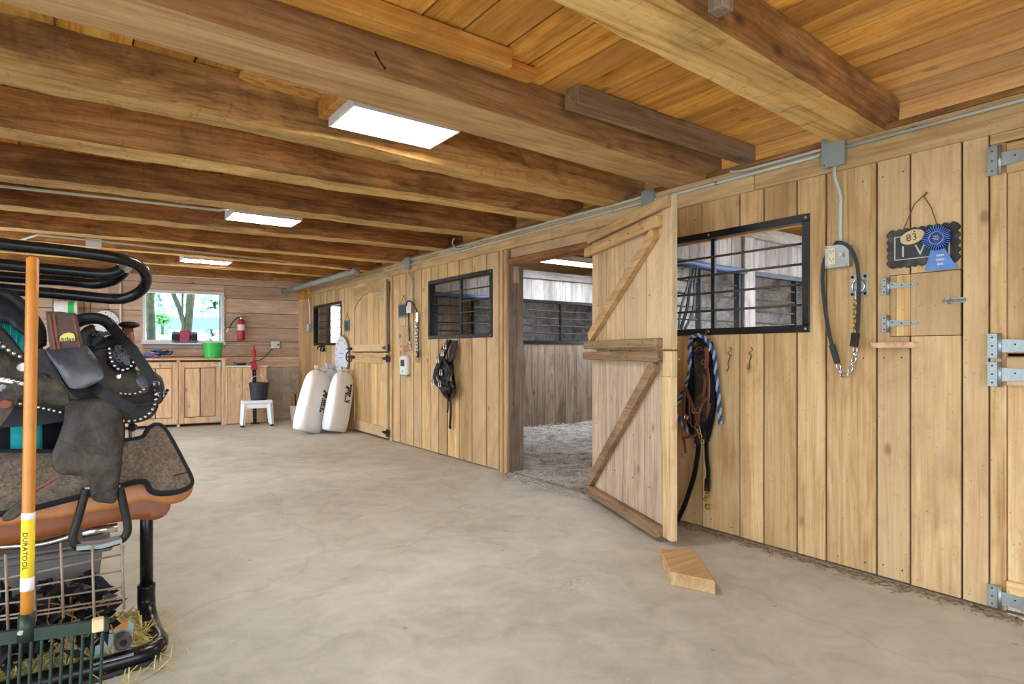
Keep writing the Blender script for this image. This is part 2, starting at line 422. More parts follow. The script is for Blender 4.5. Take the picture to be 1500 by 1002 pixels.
    def build(s, name, mat, parent=None, smooth=False, local=False, fix=True):
        V = s.v
        if parent is not None and not local:
            inv = FRAME[parent.name].inverted(); V = [inv @ v for v in V]
        lo = Vector((min(v.x for v in V), min(v.y for v in V), min(v.z for v in V)))
        hi = Vector((max(v.x for v in V), max(v.y for v in V), max(v.z for v in V)))
        c = (lo + hi) / 2
        me = bpy.data.meshes.new(name)
        me.from_pydata([tuple(v - c) for v in V], [], s.f)
        if fix:
            bm = bmesh.new(); bm.from_mesh(me); bmesh.ops.recalc_face_normals(bm, faces=bm.faces[:]); bm.to_mesh(me); bm.free()
        if smooth: me.polygons.foreach_set('use_smooth', [True] * len(me.polygons))
        me.update()
        me.materials.append(MATS[mat])
        o = bpy.data.objects.new(name, me); COL.objects.link(o)
        o.location = c
        if parent is not None: o.parent = parent
        if parent is not None and name in TINY: o['kind'] = 'stuff'
        FRAME[o.name] = (FRAME[parent.name] if parent is not None else Matrix.Identity(4)) @ Matrix.Translation(c)
        return o
FRAME = {}
TINY = {'printing', 'screw_heads', 'silver_spots', 'nail_heads', 'embossing', 'hour_marks', 'holes', 'slots', 'button_print', 'ribbon_print', 'chalk_border', 'quilting', 'lacing', 'twine'}
def empty(name, loc=(0, 0, 0), rz=0.0, ry=0.0, rx=0.0):
    o = bpy.data.objects.new(name, None); COL.objects.link(o)
    o.location = loc; o.rotation_euler = (rx, ry, rz); o.empty_display_size = .1
    from mathutils import Euler
    FRAME[o.name] = Matrix.Translation(loc) @ Euler((rx, ry, rz)).to_matrix().to_4x4()
    return o
def tag(o, label=None, cat=None, group=None, kind=None):
    if label: o['label'] = label
    if cat: o['category'] = cat
    if group: o['group'] = group
    if kind: o['kind'] = kind
    return o
def thing(name, label, cat, loc=(0, 0, 0), rz=0.0, group=None, **kw): return tag(empty(name, loc, rz, **kw), label, cat, group)
def struct(name, loc=(0, 0, 0), rz=0.0, label=None): return tag(empty(name, loc, rz), label, kind='structure')
def B(name, mat, parent, x0, x1, y0, y1, z0, z1, ch=.003, local=False):
    return MB().box(min(x0, x1), max(x0, x1), min(y0, y1), max(y0, y1), min(z0, z1), max(z0, z1), ch).build(name, mat, parent, local=local)
def text(name, s, size, mat, parent, M, depth=.0008):
    cu = bpy.data.curves.new(name, 'FONT'); cu.body = s; cu.size = size; cu.extrude = depth; cu.align_x = 'CENTER'; cu.align_y = 'CENTER'; cu.resolution_u = 2
    t = bpy.data.objects.new(name + '_tmp', cu); COL.objects.link(t)
    me = bpy.data.meshes.new_from_object(t)
    bpy.data.objects.remove(t); bpy.data.curves.remove(cu)
    mb = MB().add([M @ v.co for v in me.vertices], [tuple(p.vertices) for p in me.polygons]); bpy.data.meshes.remove(me)
    return mb.build(name, mat, parent, fix=False)
def frame_m(o, xdir, ydir):
    x = Vector(xdir).normalized(); y = Vector(ydir).normalized(); z = x.cross(y)
    M = Matrix((x, y, z)).transposed().to_4x4(); M.translation = Vector(o); return M
def wall_m(y, z, off): return frame_m((WX - off, y, z), (0, -1, 0), (0, 0, 1))   # text frame on the stall wall

# ------------------------------------------------------------------ ground, floor
LX, NY = -1.95, -2.6                                  # left wall, wall behind the camera
OX = 7.0                                             # outer stone wall behind the stalls
fl = B('floor', 'concrete', None, LX - .15, WX + .12, NY - .15, 11.7, -.12, 0, 0); tag(fl, 'dusty beige concrete aisle floor', kind='structure')
g = MB().add([(-60, -60, -.14), (70, -60, -.14), (70, 11.9, -.14), (-60, 11.9, -.14)], [(0, 1, 2, 3)])
g.add([(-60, 11.9, -.14), (70, 11.9, -.14), (70, 18, .5), (-60, 18, .5)], [(0, 1, 2, 3)])
g.add([(-60, 18, .5), (70, 18, .5), (70, 90, 2.2), (-60, 90, 2.2)], [(0, 1, 2, 3)])
tag(g.build('yard_ground', 'yard', fix=False), 'pale sunlit yard outside the barn', kind='structure')
# stall floors: bedding heaped a little
def bedding():
    m = MB(); nx, ny = 46, 140; vs = []; fs = []
    rnd = random.Random(3)
    for j in range(ny + 1):
        for i in range(nx + 1):
            x = WX + .02 + (OX - .03 - WX) * i / nx; y = -.35 + (11.05 + .35) * j / ny
            e = min(1, (x - WX - .02) / .5)
            door = 0.0 if 3.3 < y < 4.75 and x < 4.2 else 1.0
            z = .015 + e * .10 * (.6 + .4 * math.sin(x * 2.1 + y * 1.3) * math.sin(y * 1.7 - x)) * (door * .8 + .2) + rnd.uniform(-.008, .008)
            vs.append((x, y, max(z, .006)))
    for j in range(ny):
        for i in range(nx):
            a = j * (nx + 1) + i; fs.append((a, a + 1, a + nx + 2, a + nx + 1))
    o = m.add(vs, fs).build('stall_bedding', 'bedding', fix=False); tag(o, 'grey wood shavings bedding heaped over the stall floor', 'bedding', kind='stuff')
    f = MB(); sweep = MB(); vs = []; fs = []
    for k in range(12000):
        r = rnd.random()
        if r < .62: x = rnd.uniform(3.32, 5.8); y = rnd.uniform(3.45, 6.7); z = .018 + .1 * min(1, (x - 3.3) / .5) * (0.35 + .4 * (y > 4.75)) + .012
        elif r < .86: x = 3.31 + rnd.gauss(0, .09); y = rnd.uniform(3.45, 4.62); z = .006 + max(0, x - 3.3) * .08
        else: x = 3.295 - abs(rnd.gauss(0, .05)); y = rnd.uniform(.5, 3.4); z = .004
        if y > 2.2 and x < 3.2 and r >= .86: x = 3.27
        s = rnd.uniform(.006, .014); q = rnd.uniform(0, PI); a = Vector((math.cos(q) * s, math.sin(q) * s, rnd.uniform(-.004, .004))); b = Vector((-math.sin(q) * s * .6, math.cos(q) * s * .6, rnd.uniform(-.003, .003)))
        c = Vector((x, y, z))
        if r >= .86: sweep.add([c - a, c + b, c + a, c - b], [(0, 1, 2, 3)]); continue
        o_ = len(vs); vs += [c - a, c + b, c + a, c - b]; fs.append((o_, o_ + 1, o_ + 2, o_ + 3))
    tag(sweep.build('wall_litter', 'bush_soil', fix=False), 'brown litter of chaff swept along the foot of the near stall wall', 'litter', kind='stuff')
    tag(f.add(vs, fs).build('wood_shavings', 'shaving', fix=False), 'loose pale wood shavings spilled across the stall doorway', 'shavings', kind='stuff')
bedding()

# ------------------------------------------------------------------ beams and ceiling
CZ = 2.455                                           # underside of the ceiling boards
def beam(y_l, y_r, w, zb, mat='beam_X', rough=.014, x0=LX, x1=3.46, label='', seed=0, round_=.02, top=CZ):
    rnd = random.Random(seed); n = 60; vs = []; fs = []; L = []
    ph = [rnd.uniform(0, 6) for _ in range(12)]
    for i in range(n + 1):
        t = i / n; x = x0 + (x1 - x0) * t
        yc = y_l + (y_r - y_l) * (x + 1) / 4.3
        wob = lambda a: rough * (math.sin(t * 9 + ph[a]) * .6 + math.sin(t * 23 + ph[a + 1]) * .3 + rnd.uniform(-.45, .45))
        hw = w / 2; c = round_
        sec = [(-hw + wob(0), top), (-hw + wob(1), zb + c * 1.6 + wob(2)), (-hw + c + wob(3) * .7, zb + wob(4) * .5), (hw - c + wob(5) * .7, zb + wob(4) * .5), (hw + wob(6), zb + c * 1.6 + wob(7)), (hw + wob(8), top)]
        for dy, z in sec: vs.append((x, yc + dy, min(z, top)))
    for i in range(n):
        for j in range(6): fs.append((i * 6 + j, i * 6 + (j + 1) % 6, i * 6 + 6 + (j + 1) % 6, i * 6 + 6 + j))
    fs += [tuple(range(6)), tuple(reversed(range(n * 6, n * 6 + 6)))]
    o = MB().add(vs, fs).build('ceiling_beam', mat)
    o.data.materials.append(MATS['sawn_pale' if mat == 'sawn_beam' else 'beam_pale_X'])    # lit underside and shaded sides put into the timber colours, paler below
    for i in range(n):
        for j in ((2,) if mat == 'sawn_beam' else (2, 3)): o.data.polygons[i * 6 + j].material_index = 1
    return tag(o, label, 'beam', 'timber beams across the aisle ceiling')
BEAMS = []
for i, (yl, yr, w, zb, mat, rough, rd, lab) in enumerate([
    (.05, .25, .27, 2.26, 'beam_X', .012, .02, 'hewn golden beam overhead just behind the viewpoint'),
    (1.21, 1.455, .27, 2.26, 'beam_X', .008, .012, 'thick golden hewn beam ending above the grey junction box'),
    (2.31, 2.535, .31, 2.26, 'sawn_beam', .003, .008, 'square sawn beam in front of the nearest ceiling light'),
    (3.18, 3.19, .27, 2.255, 'beam_lamplit_X', .026, .05, 'rough hewn beam just behind the nearest ceiling light'),
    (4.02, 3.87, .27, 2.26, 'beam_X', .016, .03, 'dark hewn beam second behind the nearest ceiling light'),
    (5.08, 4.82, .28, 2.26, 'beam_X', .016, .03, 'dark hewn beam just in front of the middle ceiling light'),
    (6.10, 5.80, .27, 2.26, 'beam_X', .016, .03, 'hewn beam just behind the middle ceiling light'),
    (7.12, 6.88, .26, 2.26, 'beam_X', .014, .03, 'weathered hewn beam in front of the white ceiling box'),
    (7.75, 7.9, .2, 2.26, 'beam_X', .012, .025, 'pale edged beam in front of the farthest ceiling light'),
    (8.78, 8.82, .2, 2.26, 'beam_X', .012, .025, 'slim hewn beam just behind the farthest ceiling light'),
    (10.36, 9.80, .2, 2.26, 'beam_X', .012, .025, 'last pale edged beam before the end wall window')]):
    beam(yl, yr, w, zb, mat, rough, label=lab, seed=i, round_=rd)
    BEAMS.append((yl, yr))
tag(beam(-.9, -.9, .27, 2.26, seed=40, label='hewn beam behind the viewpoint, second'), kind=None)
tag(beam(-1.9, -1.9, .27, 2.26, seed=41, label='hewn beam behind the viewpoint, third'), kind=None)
def beam_y(i, x): yl, yr = BEAMS[i]; return yl + (yr - yl) * (x + 1) / 4.3
ceil = struct('ceiling', (0, 0, CZ))
rnd = random.Random(5)
x = LX
edges = [x]
while x < 1.2: x += rnd.uniform(.17, .27); edges.append(min(x, 1.28))
edges = [e for e in edges if e < 1.2] + [1.28, 1.495, 1.67, 1.86, 2.02, 2.2, 2.36, 2.55, 2.74, 2.92, 3.10, 3.30, 3.5]
for i in range(len(edges) - 1):
    a, b = edges[i], edges[i + 1]
    gp = .018 if abs(a - 1.67) < .01 else .012 if abs(a - 1.495) < .01 else .009 if abs(a - 2.02) < .01 else rnd.uniform(.006, .011)
    cuts = sorted(rnd.sample(range(0, len(BEAMS)), 3))
    ys = [NY] + [beam_y(c, (a + b) / 2) for c in cuts] + [11.6]
    for j in range(len(ys) - 1):
        if ys[j + 1] - ys[j] < .1: continue
        dz = rnd.uniform(0, .006)
        B('board', 'ceiling_Y', ceil, a + gp, b, ys[j] + .002, ys[j + 1] - .002, CZ + dz, CZ + .026 + dz, .002)
x = 3.5
while x < OX:
    b = min(x + rnd.uniform(.22, .3), OX)
    B('board', 'ceiling_Y', ceil, x + .004, b, NY, 11.6, CZ + .0, CZ + .026, .002); x = b
# loft above: unseen roof and gables added to block sky light through the boards
rf = struct('roof', (0, 0, 2.5))
B('loft_roof', 'ceiling_Y', rf, LX - .3, OX + .5, NY - .3, 12.1, 4.6, 4.7, 0)
B('loft_gable', 'ceiling_Y', rf, LX - .3, OX + .5, NY - .3, NY - .2, 2.49, 4.6, 0)
B('loft_gable', 'ceiling_Y', rf, LX - .3, OX + .5, 12.0, 12.1, 2.49, 4.6, 0)
B('loft_side', 'ceiling_Y', rf, LX - .3, LX - .2, NY - .3, 12.1, 2.49, 4.6, 0)
B('loft_side', 'ceiling_Y', rf, OX + .35, OX + .45, NY - .3, 11.4, 2.49, 4.6, 0)
# nailing cleats along the sawn beam, and a strand board patch beside the near light
tag(B('ceiling_cleat', 'ceiling_X', None, -.4, 1.52, 2.08, 2.15, 2.37, 2.45), 'long golden cleat nailed under the boards beside the sawn beam', 'cleat')
tag(B('ceiling_cleat', 'ceiling_X', None, -1.0, 1.72, 2.16, 2.235, 2.405, 2.452), 'yellow cleat lying against the top of the sawn beam', 'cleat')
c2 = MB().box(1.98, 3.5, 2.17, 2.27, 2.36, 2.455).build('ceiling_cleat', 'worn_X'); tag(c2, 'greyed rough cleat running from the sawn beam to the stall wall', 'cleat')
p0 = on_z(350, 110, 2.44); p1 = on_z(478, 148, 2.44)
tag(B('strand_board_patch', 'osb', None, p0.x, p1.x + .05, 2.66, 3.06, 2.425, 2.45), 'orange strand board patch above the nearest ceiling light', 'board')
tag(B('light_blocking', 'ceiling_X', None, 1.0, 1.05, 2.68, 3.04, 2.33, 2.45), 'short timber block beside the nearest ceiling light', 'block')

# ------------------------------------------------------------------ long stall wall
wall = struct('wall_right', (WX, 5, 0))
HB, HT = 2.115, 2.262                                # header board
OPEN = {'window_1': (1.762, 2.99, 1.297, 1.88), 'window_2': (4.90, 6.128, 1.33, 1.925), 'window_3': (8.996, 10.224, 1.285, 1.885)}
def plank(y0, y1, z0=.012, z1=HB + .012, mat='pine_Z', th=.024, holes=(), x=WX):
    """vertical board; window and hatch openings are sawn out of it"""
    g = .0052 if y0 < 4.5 else .0085; y0 += g; y1 -= g
    def poly(pts):
        for a_, b_ in ((min(p[0] for p in pts), max(p[0] for p in pts)),):
            zz = sorted(set(p[1] for p in pts)); lo_, hi_ = zz[0], zz[-1]
            for f_ in ((.07, 1.12, 2.02) if hi_ > 2 else (.07, 1.12)):
                for u_ in (.22, .78):
                    if lo_ + .03 < f_ < hi_ - .03: NAILS.ball((x - .0005, a_ + (b_ - a_) * u_ + random.uniform(-.008, .008), f_ + random.uniform(-.02, .02)), .0042, sq=(.5, 1, 1))
        MB().prism(pts, lambda a, b, d: (x + d, a, b), random.uniform(-.005, .004), th).build('plank', mat, wall)
    segs = [(z0, z1)]
    for (a, b, c, d) in holes:
        if y1 <= a or y0 >= b: continue
        lo, hi = max(a, y0), min(b, y1)
        if hi - lo > (y1 - y0) * .999:
            poly([(y0, z0), (y1, z0), (y1, c), (y0, c)]); z0 = d
        elif a > y0 and b < y1 or lo > y0:                                    # opening bites into the far side
            poly([(y0, z0), (y1, z0), (y1, c), (lo, c), (lo, d), (y1, d), (y1, z1), (y0, z1)]); return
        else:
            poly([(y0, z0), (y1, z0), (y1, z1), (y0, z1), (y0, d), (hi, d), (hi, c), (y0, c)]); return
    poly([(y0, z0), (y1, z0), (y1, z1), (y0, z1)])
NAILS = MB()
HATCH = (1.019, 1.319, 1.224, 1.532)
HATCH2 = (6.66, 6.92, 1.215, 1.47)
for js in ([.911, 1.014, 1.226, 1.38, 1.635, 1.796, 1.998, 2.158, 2.436, 2.64, 2.86, 3.06, 3.26, 3.40],
           [4.703, 4.749, 4.967, 5.23, 5.489, 5.735, 5.927, 6.119, 6.342, 6.547, 6.757, 6.922, 7.122],
           [8.56, 8.66, 8.84, 9.058, 9.24, 9.424, 9.615, 9.775, 9.935, 10.10, 10.264, 10.41, 10.6]):
    for a, b in zip(js, js[1:]):
        hs = [(o[0], o[1], o[2], o[3]) for o in OPEN.values()] + [HATCH, HATCH2]
        hs = [h for h in hs if h[0] < b and h[1] > a]
        plank(a, b, holes=hs)
NAILS.build('nail_heads', 'black_steel', wall)
# near end of the wall beyond the frame
for a, b in ((-2.6, -2.3), (-2.3, -2.0), (-2.0, -1.75), (-1.75, -1.5), (-1.5, -1.2), (-1.2, -.95), (-.95, -.7), (-.7, -.45)): plank(a, b)
# near-black sheets between the board skins, standing in for shade in the gaps
def dark_backing(y0, y1, z0, z1): B('dark_backing', 'shade_black', wall, WX + .026, WX + .05, y0, y1, z0, z1, 0)
def core_run(y0, y1, hs):
    y = y0
    for (a, b, c, d) in sorted(hs):
        dark_backing(y, a, .015, HT); dark_backing(a, b, .015, c); dark_backing(a, b, d, HT); y = b
    dark_backing(y, y1, .015, HT)
core_run(-2.6, -.45, []); core_run(.911, 3.40, [OPEN['window_1']]); core_run(4.703, 7.12, [OPEN['window_2']]); core_run(8.56, 10.75, [OPEN['window_3']])
def skin(y0, y1, hs):                                # boards of the stall side
    y = y0
    while y < y1 - .05:
        b = min(y + random.uniform(.16, .22), y1)
        h = [q for q in hs if q[0] < (y + b) / 2 < q[1]]
        if h: B('inner_plank', 'whitewash_Z', wall, WX + .052, WX + .076, y + .003, b, .02, h[0][2], .002); B('inner_plank', 'whitewash_Z', wall, WX + .052, WX + .076, y + .003, b, h[0][3], HT, .002)
        else: B('inner_plank', 'whitewash_Z', wall, WX + .052, WX + .076, y + .003, b, .02, HT, .002)
        y = b
skin(.911, 3.40, [OPEN['window_1']]); skin(4.72, 7.12, [OPEN['window_2']]); skin(8.56, 10.75, [OPEN['window_3']])
# header: two long boards, and top plate
for a, b in ((-2.6, 2.05), (2.05, 3.95), (3.95, 6.3), (6.3, 10.55)):
    B('header_board', 'pine_Y', wall, WX - .022, WX + .03, a + .002, b - .002, HB, HT, .004)
B('top_plate', 'beam_Y', wall, WX + .02, WX + .2, -2.6, 10.75, HT - .1, HT - .002, .004)
B('header_lip', 'beam_Y', wall, WX - .03, WX + .02, -2.6, 10.5, HT, HT + .028, .004)
# doorway of the open stall: jambs, lintel
B('jamb_post', 'worn_Z', wall, WX + .012, WX + .185, 4.60, 4.72, 0, HT - .1, .006)
B('jamb_trim', 'pine_Z', wall, WX - .028, WX + .012, 4.66, 4.703, 0, HB, .004)
B('jamb_trim', 'pine_Z', wall, WX - .014, WX + .012, 4.603, 4.655, 0, HB, .004)
B('jamb_block', 'cabinet_Z', wall, WX + .06, WX + .12, 4.585, 4.60, 1.80, 1.96, .003)
B('jamb_post', 'worn_Z', wall, WX + .012, WX + .185, 3.30, 3.43, 0, HT - .1, .006)
B('lintel', 'beam_Y', wall, WX + .0, WX + .16, 3.40, 4.62, 1.97, 2.03, .012)
B('lintel_board', 'pine_Y', wall, WX + .03, WX + .055, 3.40, 4.62, 2.02, HB + .02, .003)
# far stall door jambs, corner post
B('jamb_trim', 'pine_Z', wall, WX - .02, WX + .04, 7.125, 7.195, 0, HB + .01, .004)
B('jamb_trim', 'pine_Z', wall, WX - .02, WX + .04, 8.49, 8.56, 0, HB + .01, .004)
B('lintel_board', 'pine_Y', wall, WX - .012, WX + .03, 7.195, 8.49, 2.06, HB + .01, .003)
B('corner_post', 'pine_Z', wall, WX - .12, WX + .03, 10.52, 10.74, 0, 2.06, .008)
B('corner_cap', 'ceiling_Y', wall, WX - .14, WX + .03, 10.40, 10.74, 2.06, 2.27, .008)
# near stall door jamb
B('jamb_trim', 'pine_Z', wall, WX - .006, WX + .03, .852, .909, 0.01, 2.07, .004)
B('jamb_trim', 'pine_Z', wall, WX - .006, WX + .03, -.45, -.38, 0.01, 2.07, .004)
B('lintel_board', 'pine_Y', wall, WX - .002, WX + .03, -.40, .911, 2.072, HB + .005, .003)

# barred stall windows
def stall_window(name, y0, y1, z0, z1, nb, x=WX, two=False, label=''):
    w = struct(name, (x, (y0 + y1) / 2, z0), label=label); t = .042
    B('frame_bar', 'black_steel', w, x - .012, x + .06, y0, y1, z0, z0 + t, .003)
    B('frame_bar', 'black_steel', w, x - .012, x + .06, y0, y1, z1 - t, z1, .003)
    for a in (y0, y1 - t): B('frame_stile', 'black_steel', w, x - .013, x + .06, a, a + t, z0 + t, z1 - t, .003)
    B('mullion', 'black_steel', w, x + .03, x + .055, (y0 + y1) / 2 - .014, (y0 + y1) / 2 + .014, z0 + t, z1 - t, .002)
    for i in range(nb):
        z = z0 + t + (z1 - z0 - 2 * t) * (i + 1) / (nb + 1)
        MB().tube([(x + .028, y0 + t, z), (x + .028, y1 - t, z)], .0075, 8).build('bar', 'bar_steel', w, smooth=True)
    for a in (y0 + .02, (y0 + y1) / 2, y1 - .02):
        for z in (z0 + t / 2, z1 - t / 2): MB().lathe([(.001, -.017), (.006, -.0165), (.008, -.012)], 8, (x, a, z), 'X').build('bolt', 'grey_box', w)
    # timber reveal
    B('reveal', 'ceiling_Y', w, x + .06, x + .085, y0 + .02, y1 - .02, z1 - t - .004, z1 - t + .03, .002)
stall_window('window_1', 1.722, 3.03, 1.257, 1.92, 4, label='black barred stall window beside the open door')
stall_window('window_2', 4.86, 6.168, 1.29, 1.96, 4, label='black barred stall window beyond the open doorway')
stall_window('window_3', 8.956, 10.264, 1.25, 1.925, 4, label='far black barred stall window near the corner')

# hatch doors
h = thing('feed_hatch', 'small square plank hatch with two strap hinges under the hanging plaque', 'hatch', (WX, 1.17, 1.225))
for a, b in ((1.021, 1.225), (1.227, 1.288), (1.29, 1.316)):
    MB().box(WX - .004, WX + .022, a, b, 1.227, 1.529, .002).build('plank', 'pine_Z', h)
def strap_hinge(parent, y_pin, z, sgn, L=.19, w=.055, leaf=.05, hleaf=.10, x=WX, mat='galvanised', name='hinge'):
    """T hinge: leaf plate on the jamb, tapering strap on the door; sgn = -1 when the strap points to smaller y"""
    m = MB().box(x - .012, x - .006, min(y_pin, y_pin - sgn * leaf), max(y_pin, y_pin - sgn * leaf), z - hleaf / 2, z + hleaf / 2, .001)
    m.prism([(y_pin, z - w / 2), (y_pin + sgn * L * .92, z - w * .16), (y_pin + sgn * L, z), (y_pin + sgn * L * .92, z + w * .16), (y_pin, z + w / 2)], lambda a, b, d: (x + d, a, b), -.013, -.007)
    o = m.build(name, mat, parent)
    MB().tube([(x - .014, y_pin, z - hleaf / 2), (x - .014, y_pin, z + hleaf / 2)], .008, 8).build('hinge_pin', mat, o, smooth=True)
    s = MB()
    for k in range(3): s.ball((x - .013, y_pin + sgn * L * (.15 + .3 * k), z + (.006 if k == 0 else 0)), .004)
    for k in (-1, 0, 1): s.ball((x - .012, y_pin - sgn * leaf * .6, z + k * hleaf * .34), .004)
    s.build('screw_heads', 'black_steel', o); return o
strap_hinge(h, 1.322, 1.478, -1, .135, .036, .03, .085)
strap_hinge(h, 1.322, 1.29, -1, .135, .036, .03, .085)
lt = MB().box(WX - .012, WX - .004, 1.0, 1.055, 1.375, 1.40, .001).tube([(WX - .016, .995, 1.387), (WX - .016, 1.085, 1.387)], .006, 8).box(WX - .012, WX - .004, 1.062, 1.078, 1.373, 1.402, .001)
lt.tube([(WX - .016, 1.06, 1.387), (WX - .03, 1.06, 1.375)], .004, 6).build('bolt_latch', 'galvanised', h)
h2 = thing('feed_hatch', 'small plank hatch with butterfly latch above the grey wall gauge', 'hatch', (WX, 6.79, 1.215))
for a, b in ((6.663, 6.755), (6.759, 6.917)): MB().box(WX - .004, WX + .022, a, b, 1.218, 1.467, .002).build('plank', 'pine_Z', h2)
for z in (1.27, 1.42): strap_hinge(h2, 6.66, z, 1, .08, .03, .02, .05)
MB().box(WX - .016, WX - .004, 6.895, 6.955, 1.335, 1.362, .002).box(WX - .02, WX - .01, 6.915, 6.935, 1.32, 1.375, .002).build('latch', 'galvanised', h2)

# ------------------------------------------------------------------ stall doors
def plank_run(parent, x0, x1, joints, z0, z1, mat, name='plank', y=(0, .03)):
    for a, b in zip(joints, joints[1:]): MB().box(a + .0045, b - .0045, y[0], y[1], z0, z1, .002).build(name, mat, parent, local=True)
    MB().box(joints[0] + .01, joints[-1] - .01, y[0] + (y[1] - y[0]) * .4, y[0] + (y[1] - y[0]) * .7, z0 + .01, z1 - .01, 0).build('joint_shade', 'shade_black', parent, local=True)  # dark sheet painting the shade seen in the plank joints
# door_1: near Dutch door at the edge of view (closed). local x runs from the hinge towards smaller y
d1 = struct('door_1', (WX, .852, 0), -PI / 2, 'closed plank stall door with grey strap hinges')
J = [0, .2, .41, .63, .85, 1.04, 1.225]
plank_run(d1, 0, 1.225, J, .03, 1.128, 'pine_Z', y=(0, .024)); plank_run(d1, 0, 1.225, J, 1.142, 2.06, 'pine_Z', y=(0, .024))
for z0, z1 in ((.04, .15), (1.0, 1.125), (1.145, 1.2), (1.93, 2.06)): MB().box(0.004, 1.22, -.024, 0, z0, z1, .004).build('rail', 'pine_X', d1, local=True)
B('split_light_block', 'shade_black', d1, -.01, 1.25, .026, .05, 1.10, 1.17, 0, local=True)  # dark strip added to block light through the leaf split
B('top_light_block', 'shade_black', d1, -.05, 1.28, .032, .056, 2.02, 2.12, 0, local=True)  # dark strip added to block light through the top gap
for z, hl in ((1.992, .128), (1.175, .11), (1.05, .11), (.07, .1)):
    strap_hinge(d1, .868, z, -1, .36, .06, .045, hl, x=WX - .018 if z > 0 else WX)
# door_3: far Dutch door, closed; arched top panel
d3 = struct('door_3', (WX - .012, 7.2, 0), PI / 2, 'closed far stall door with arched top and black hinges')
W3 = 1.285
J = [.14, .36, .57, .80, 1.02, 1.145]
plank_run(d3, 0, W3, J, .12, 1.06, 'pine_Z', y=(-.006, .016)); plank_run(d3, 0, W3, [0.12, .3, .5, .7, .93, 1.145], 1.24, 2.03, 'pine_Z', y=(-.006, .016))
for a, b in ((.012, .13), (1.14, W3 - .01)):
    MB().box(a, b, 0, .03, .03, 1.135, .003).build('stile', 'pine_Z', d3, local=True); MB().box(a, b, 0, .03, 1.15, 2.055, .003).build('stile', 'pine_Z', d3, local=True)
for z0, z1 in ((.03, .17), (.99, 1.135), (1.15, 1.25)): MB().box(.13, 1.14, 0, .03, z0, z1, .003).build('rail', 'pine_X', d3, local=True)
arch = [(.13, 2.055), (.13, 1.76)] + [(.13 + 1.01 * t / 12, 1.76 + .2 * math.sin(PI * min(1, .5 + t / 24 if False else (t / 12) * .5 + 0)) if False else 1.76 + .2 * (1 - (2 * t / 12 - 1) ** 2)) for t in range(1, 12)] + [(1.14, 1.76), (1.14, 2.055)]
MB().prism(arch, lambda a, b, d: (a, d, b), 0, .03).build('arched_rail', 'pine_X', d3, local=True)
# the visible face is +y locally (towards the aisle)
for z in (.1, 1.06, 1.2, 1.96):
    m = MB().box(-.045, .012, .03, .036, z - .045, z + .045, .001).prism([(.012, z - .03), (.17, z - .008), (.17, z + .008), (.012, z + .03)], lambda a, b, d: (a, d, b), .031, .037).tube([(.012, .038, z - .05), (.012, .038, z + .05)], .009, 8)
    m.build('hinge', 'galvanised' if z > 1.9 else 'black_steel', d3, local=True)
m = MB().tube([(1.10, .045, 1.07), (1.36, .045, 1.07)], .011, 8).box(1.14, 1.24, .03, .05, 1.045, 1.095, .002).tube([(1.17, .045, 1.07), (1.17, .07, 1.0)], .009, 8).tube(spline([(1.30, .04, 1.0), (1.36, .06, 1.03), (1.36, .06, 1.12), (1.30, .04, 1.15)], 4), .009, 8)
m.build('bolt_latch', 'black_steel', d3, local=True)
MB().tube([(1.20, .045, 1.19), (1.38, .045, 1.19)], .01, 8).box(1.22, 1.28, .03, .05, 1.17, 1.21, .002).build('bolt_latch', 'black_steel', d3, local=True)
B('back_light_block', 'shade_black', d3, -.03, W3 + .03, -.05, -.03, .02, 2.1, 0, local=True)  # dark sheet added behind the door to block light at the jamb
B('edge_strip', 'worn_Z', d3, -.02, .006, .03, .055, 1.15, 2.08, .003, local=True)
# door_2: open Dutch door swung out into the aisle
d2 = struct('door_2', (WX - .012, 3.452, 0), math.atan2(-1.16, -.47), 'open plank stall door with diagonal braces swung into the aisle')
W2 = 1.255; T = .032
J = [0, .27, .58, .905, W2]
plank_run(d2, 0, W2, [0, .13, .29, .60, .93, W2 - .11], 1.163, 2.07, 'door_Z', y=(0, T)); plank_run(d2, 0, W2, [0, .27, .58, .905, W2 - .11], .035, 1.152, 'door_low', y=(0, T))
for z0, z1 in ((.035, 1.0), (1.0, 1.152), (1.163, 2.07)): MB().box(W2 - .108, W2, -.004, T + .006, z0, z1, .004).build('stile', 'door_Z', d2, local=True)
MB().box(-.02, W2, -.036, 0, 1.998, 2.07, .006).build('top_batten', 'door_X', d2, local=True)
for nm, a, b, z0, z1, th, mt in (('batten', -.06, W2 - .105, 1.90, 1.972, .045, 'door_X'), ('batten', -.06, W2 - .1, 1.172, 1.232, .05, 'worn_X'), ('batten', -.075, W2 - .1, 1.088, 1.148, .05, 'worn_X'), ('batten', .0, W2 - .1, .032, .105, .055, 'worn_X')):
    MB().box(a, b, -th, 0, z0, z1, .005).build(nm, mt, d2, local=True)
def brace(xa, za, xb, zb, w, mt):
    d = Vector((xb - xa, 0, zb - za)).normalized(); q = Vector((-d.z, 0, d.x)) * w / 2
    MB().prism([(xa + q.x, za + q.z), (xb + q.x, zb + q.z), (xb - q.x, zb - q.z), (xa - q.x, za - q.z)], lambda a, b, e: (a, e, b), -.04, 0).build('brace', mt, d2, local=True)
brace(.02, 1.26, W2 - .16, 1.88, .075, 'door_X')
brace(.02, .13, W2 - .16, 1.075, .075, 'worn_X')
for z in (.25, .9, 1.35, 1.85): MB().box(-.02, .26, T, T + .006, z - .02, z + .02, .001).tube([(-.012, T + .004, z - .05), (-.012, T + .004, z + .05)], .009, 8).build('hinge', 'galvanised', d2, local=True)
for z in (1.205, 1.105): MB().lathe([(.016, 0), (.016, .006), (.006, .01), (.006, .03)], 10, (W2 - .03, T + .006, z), 'Y').build('latch_stud', 'galvanised', d2, local=True)
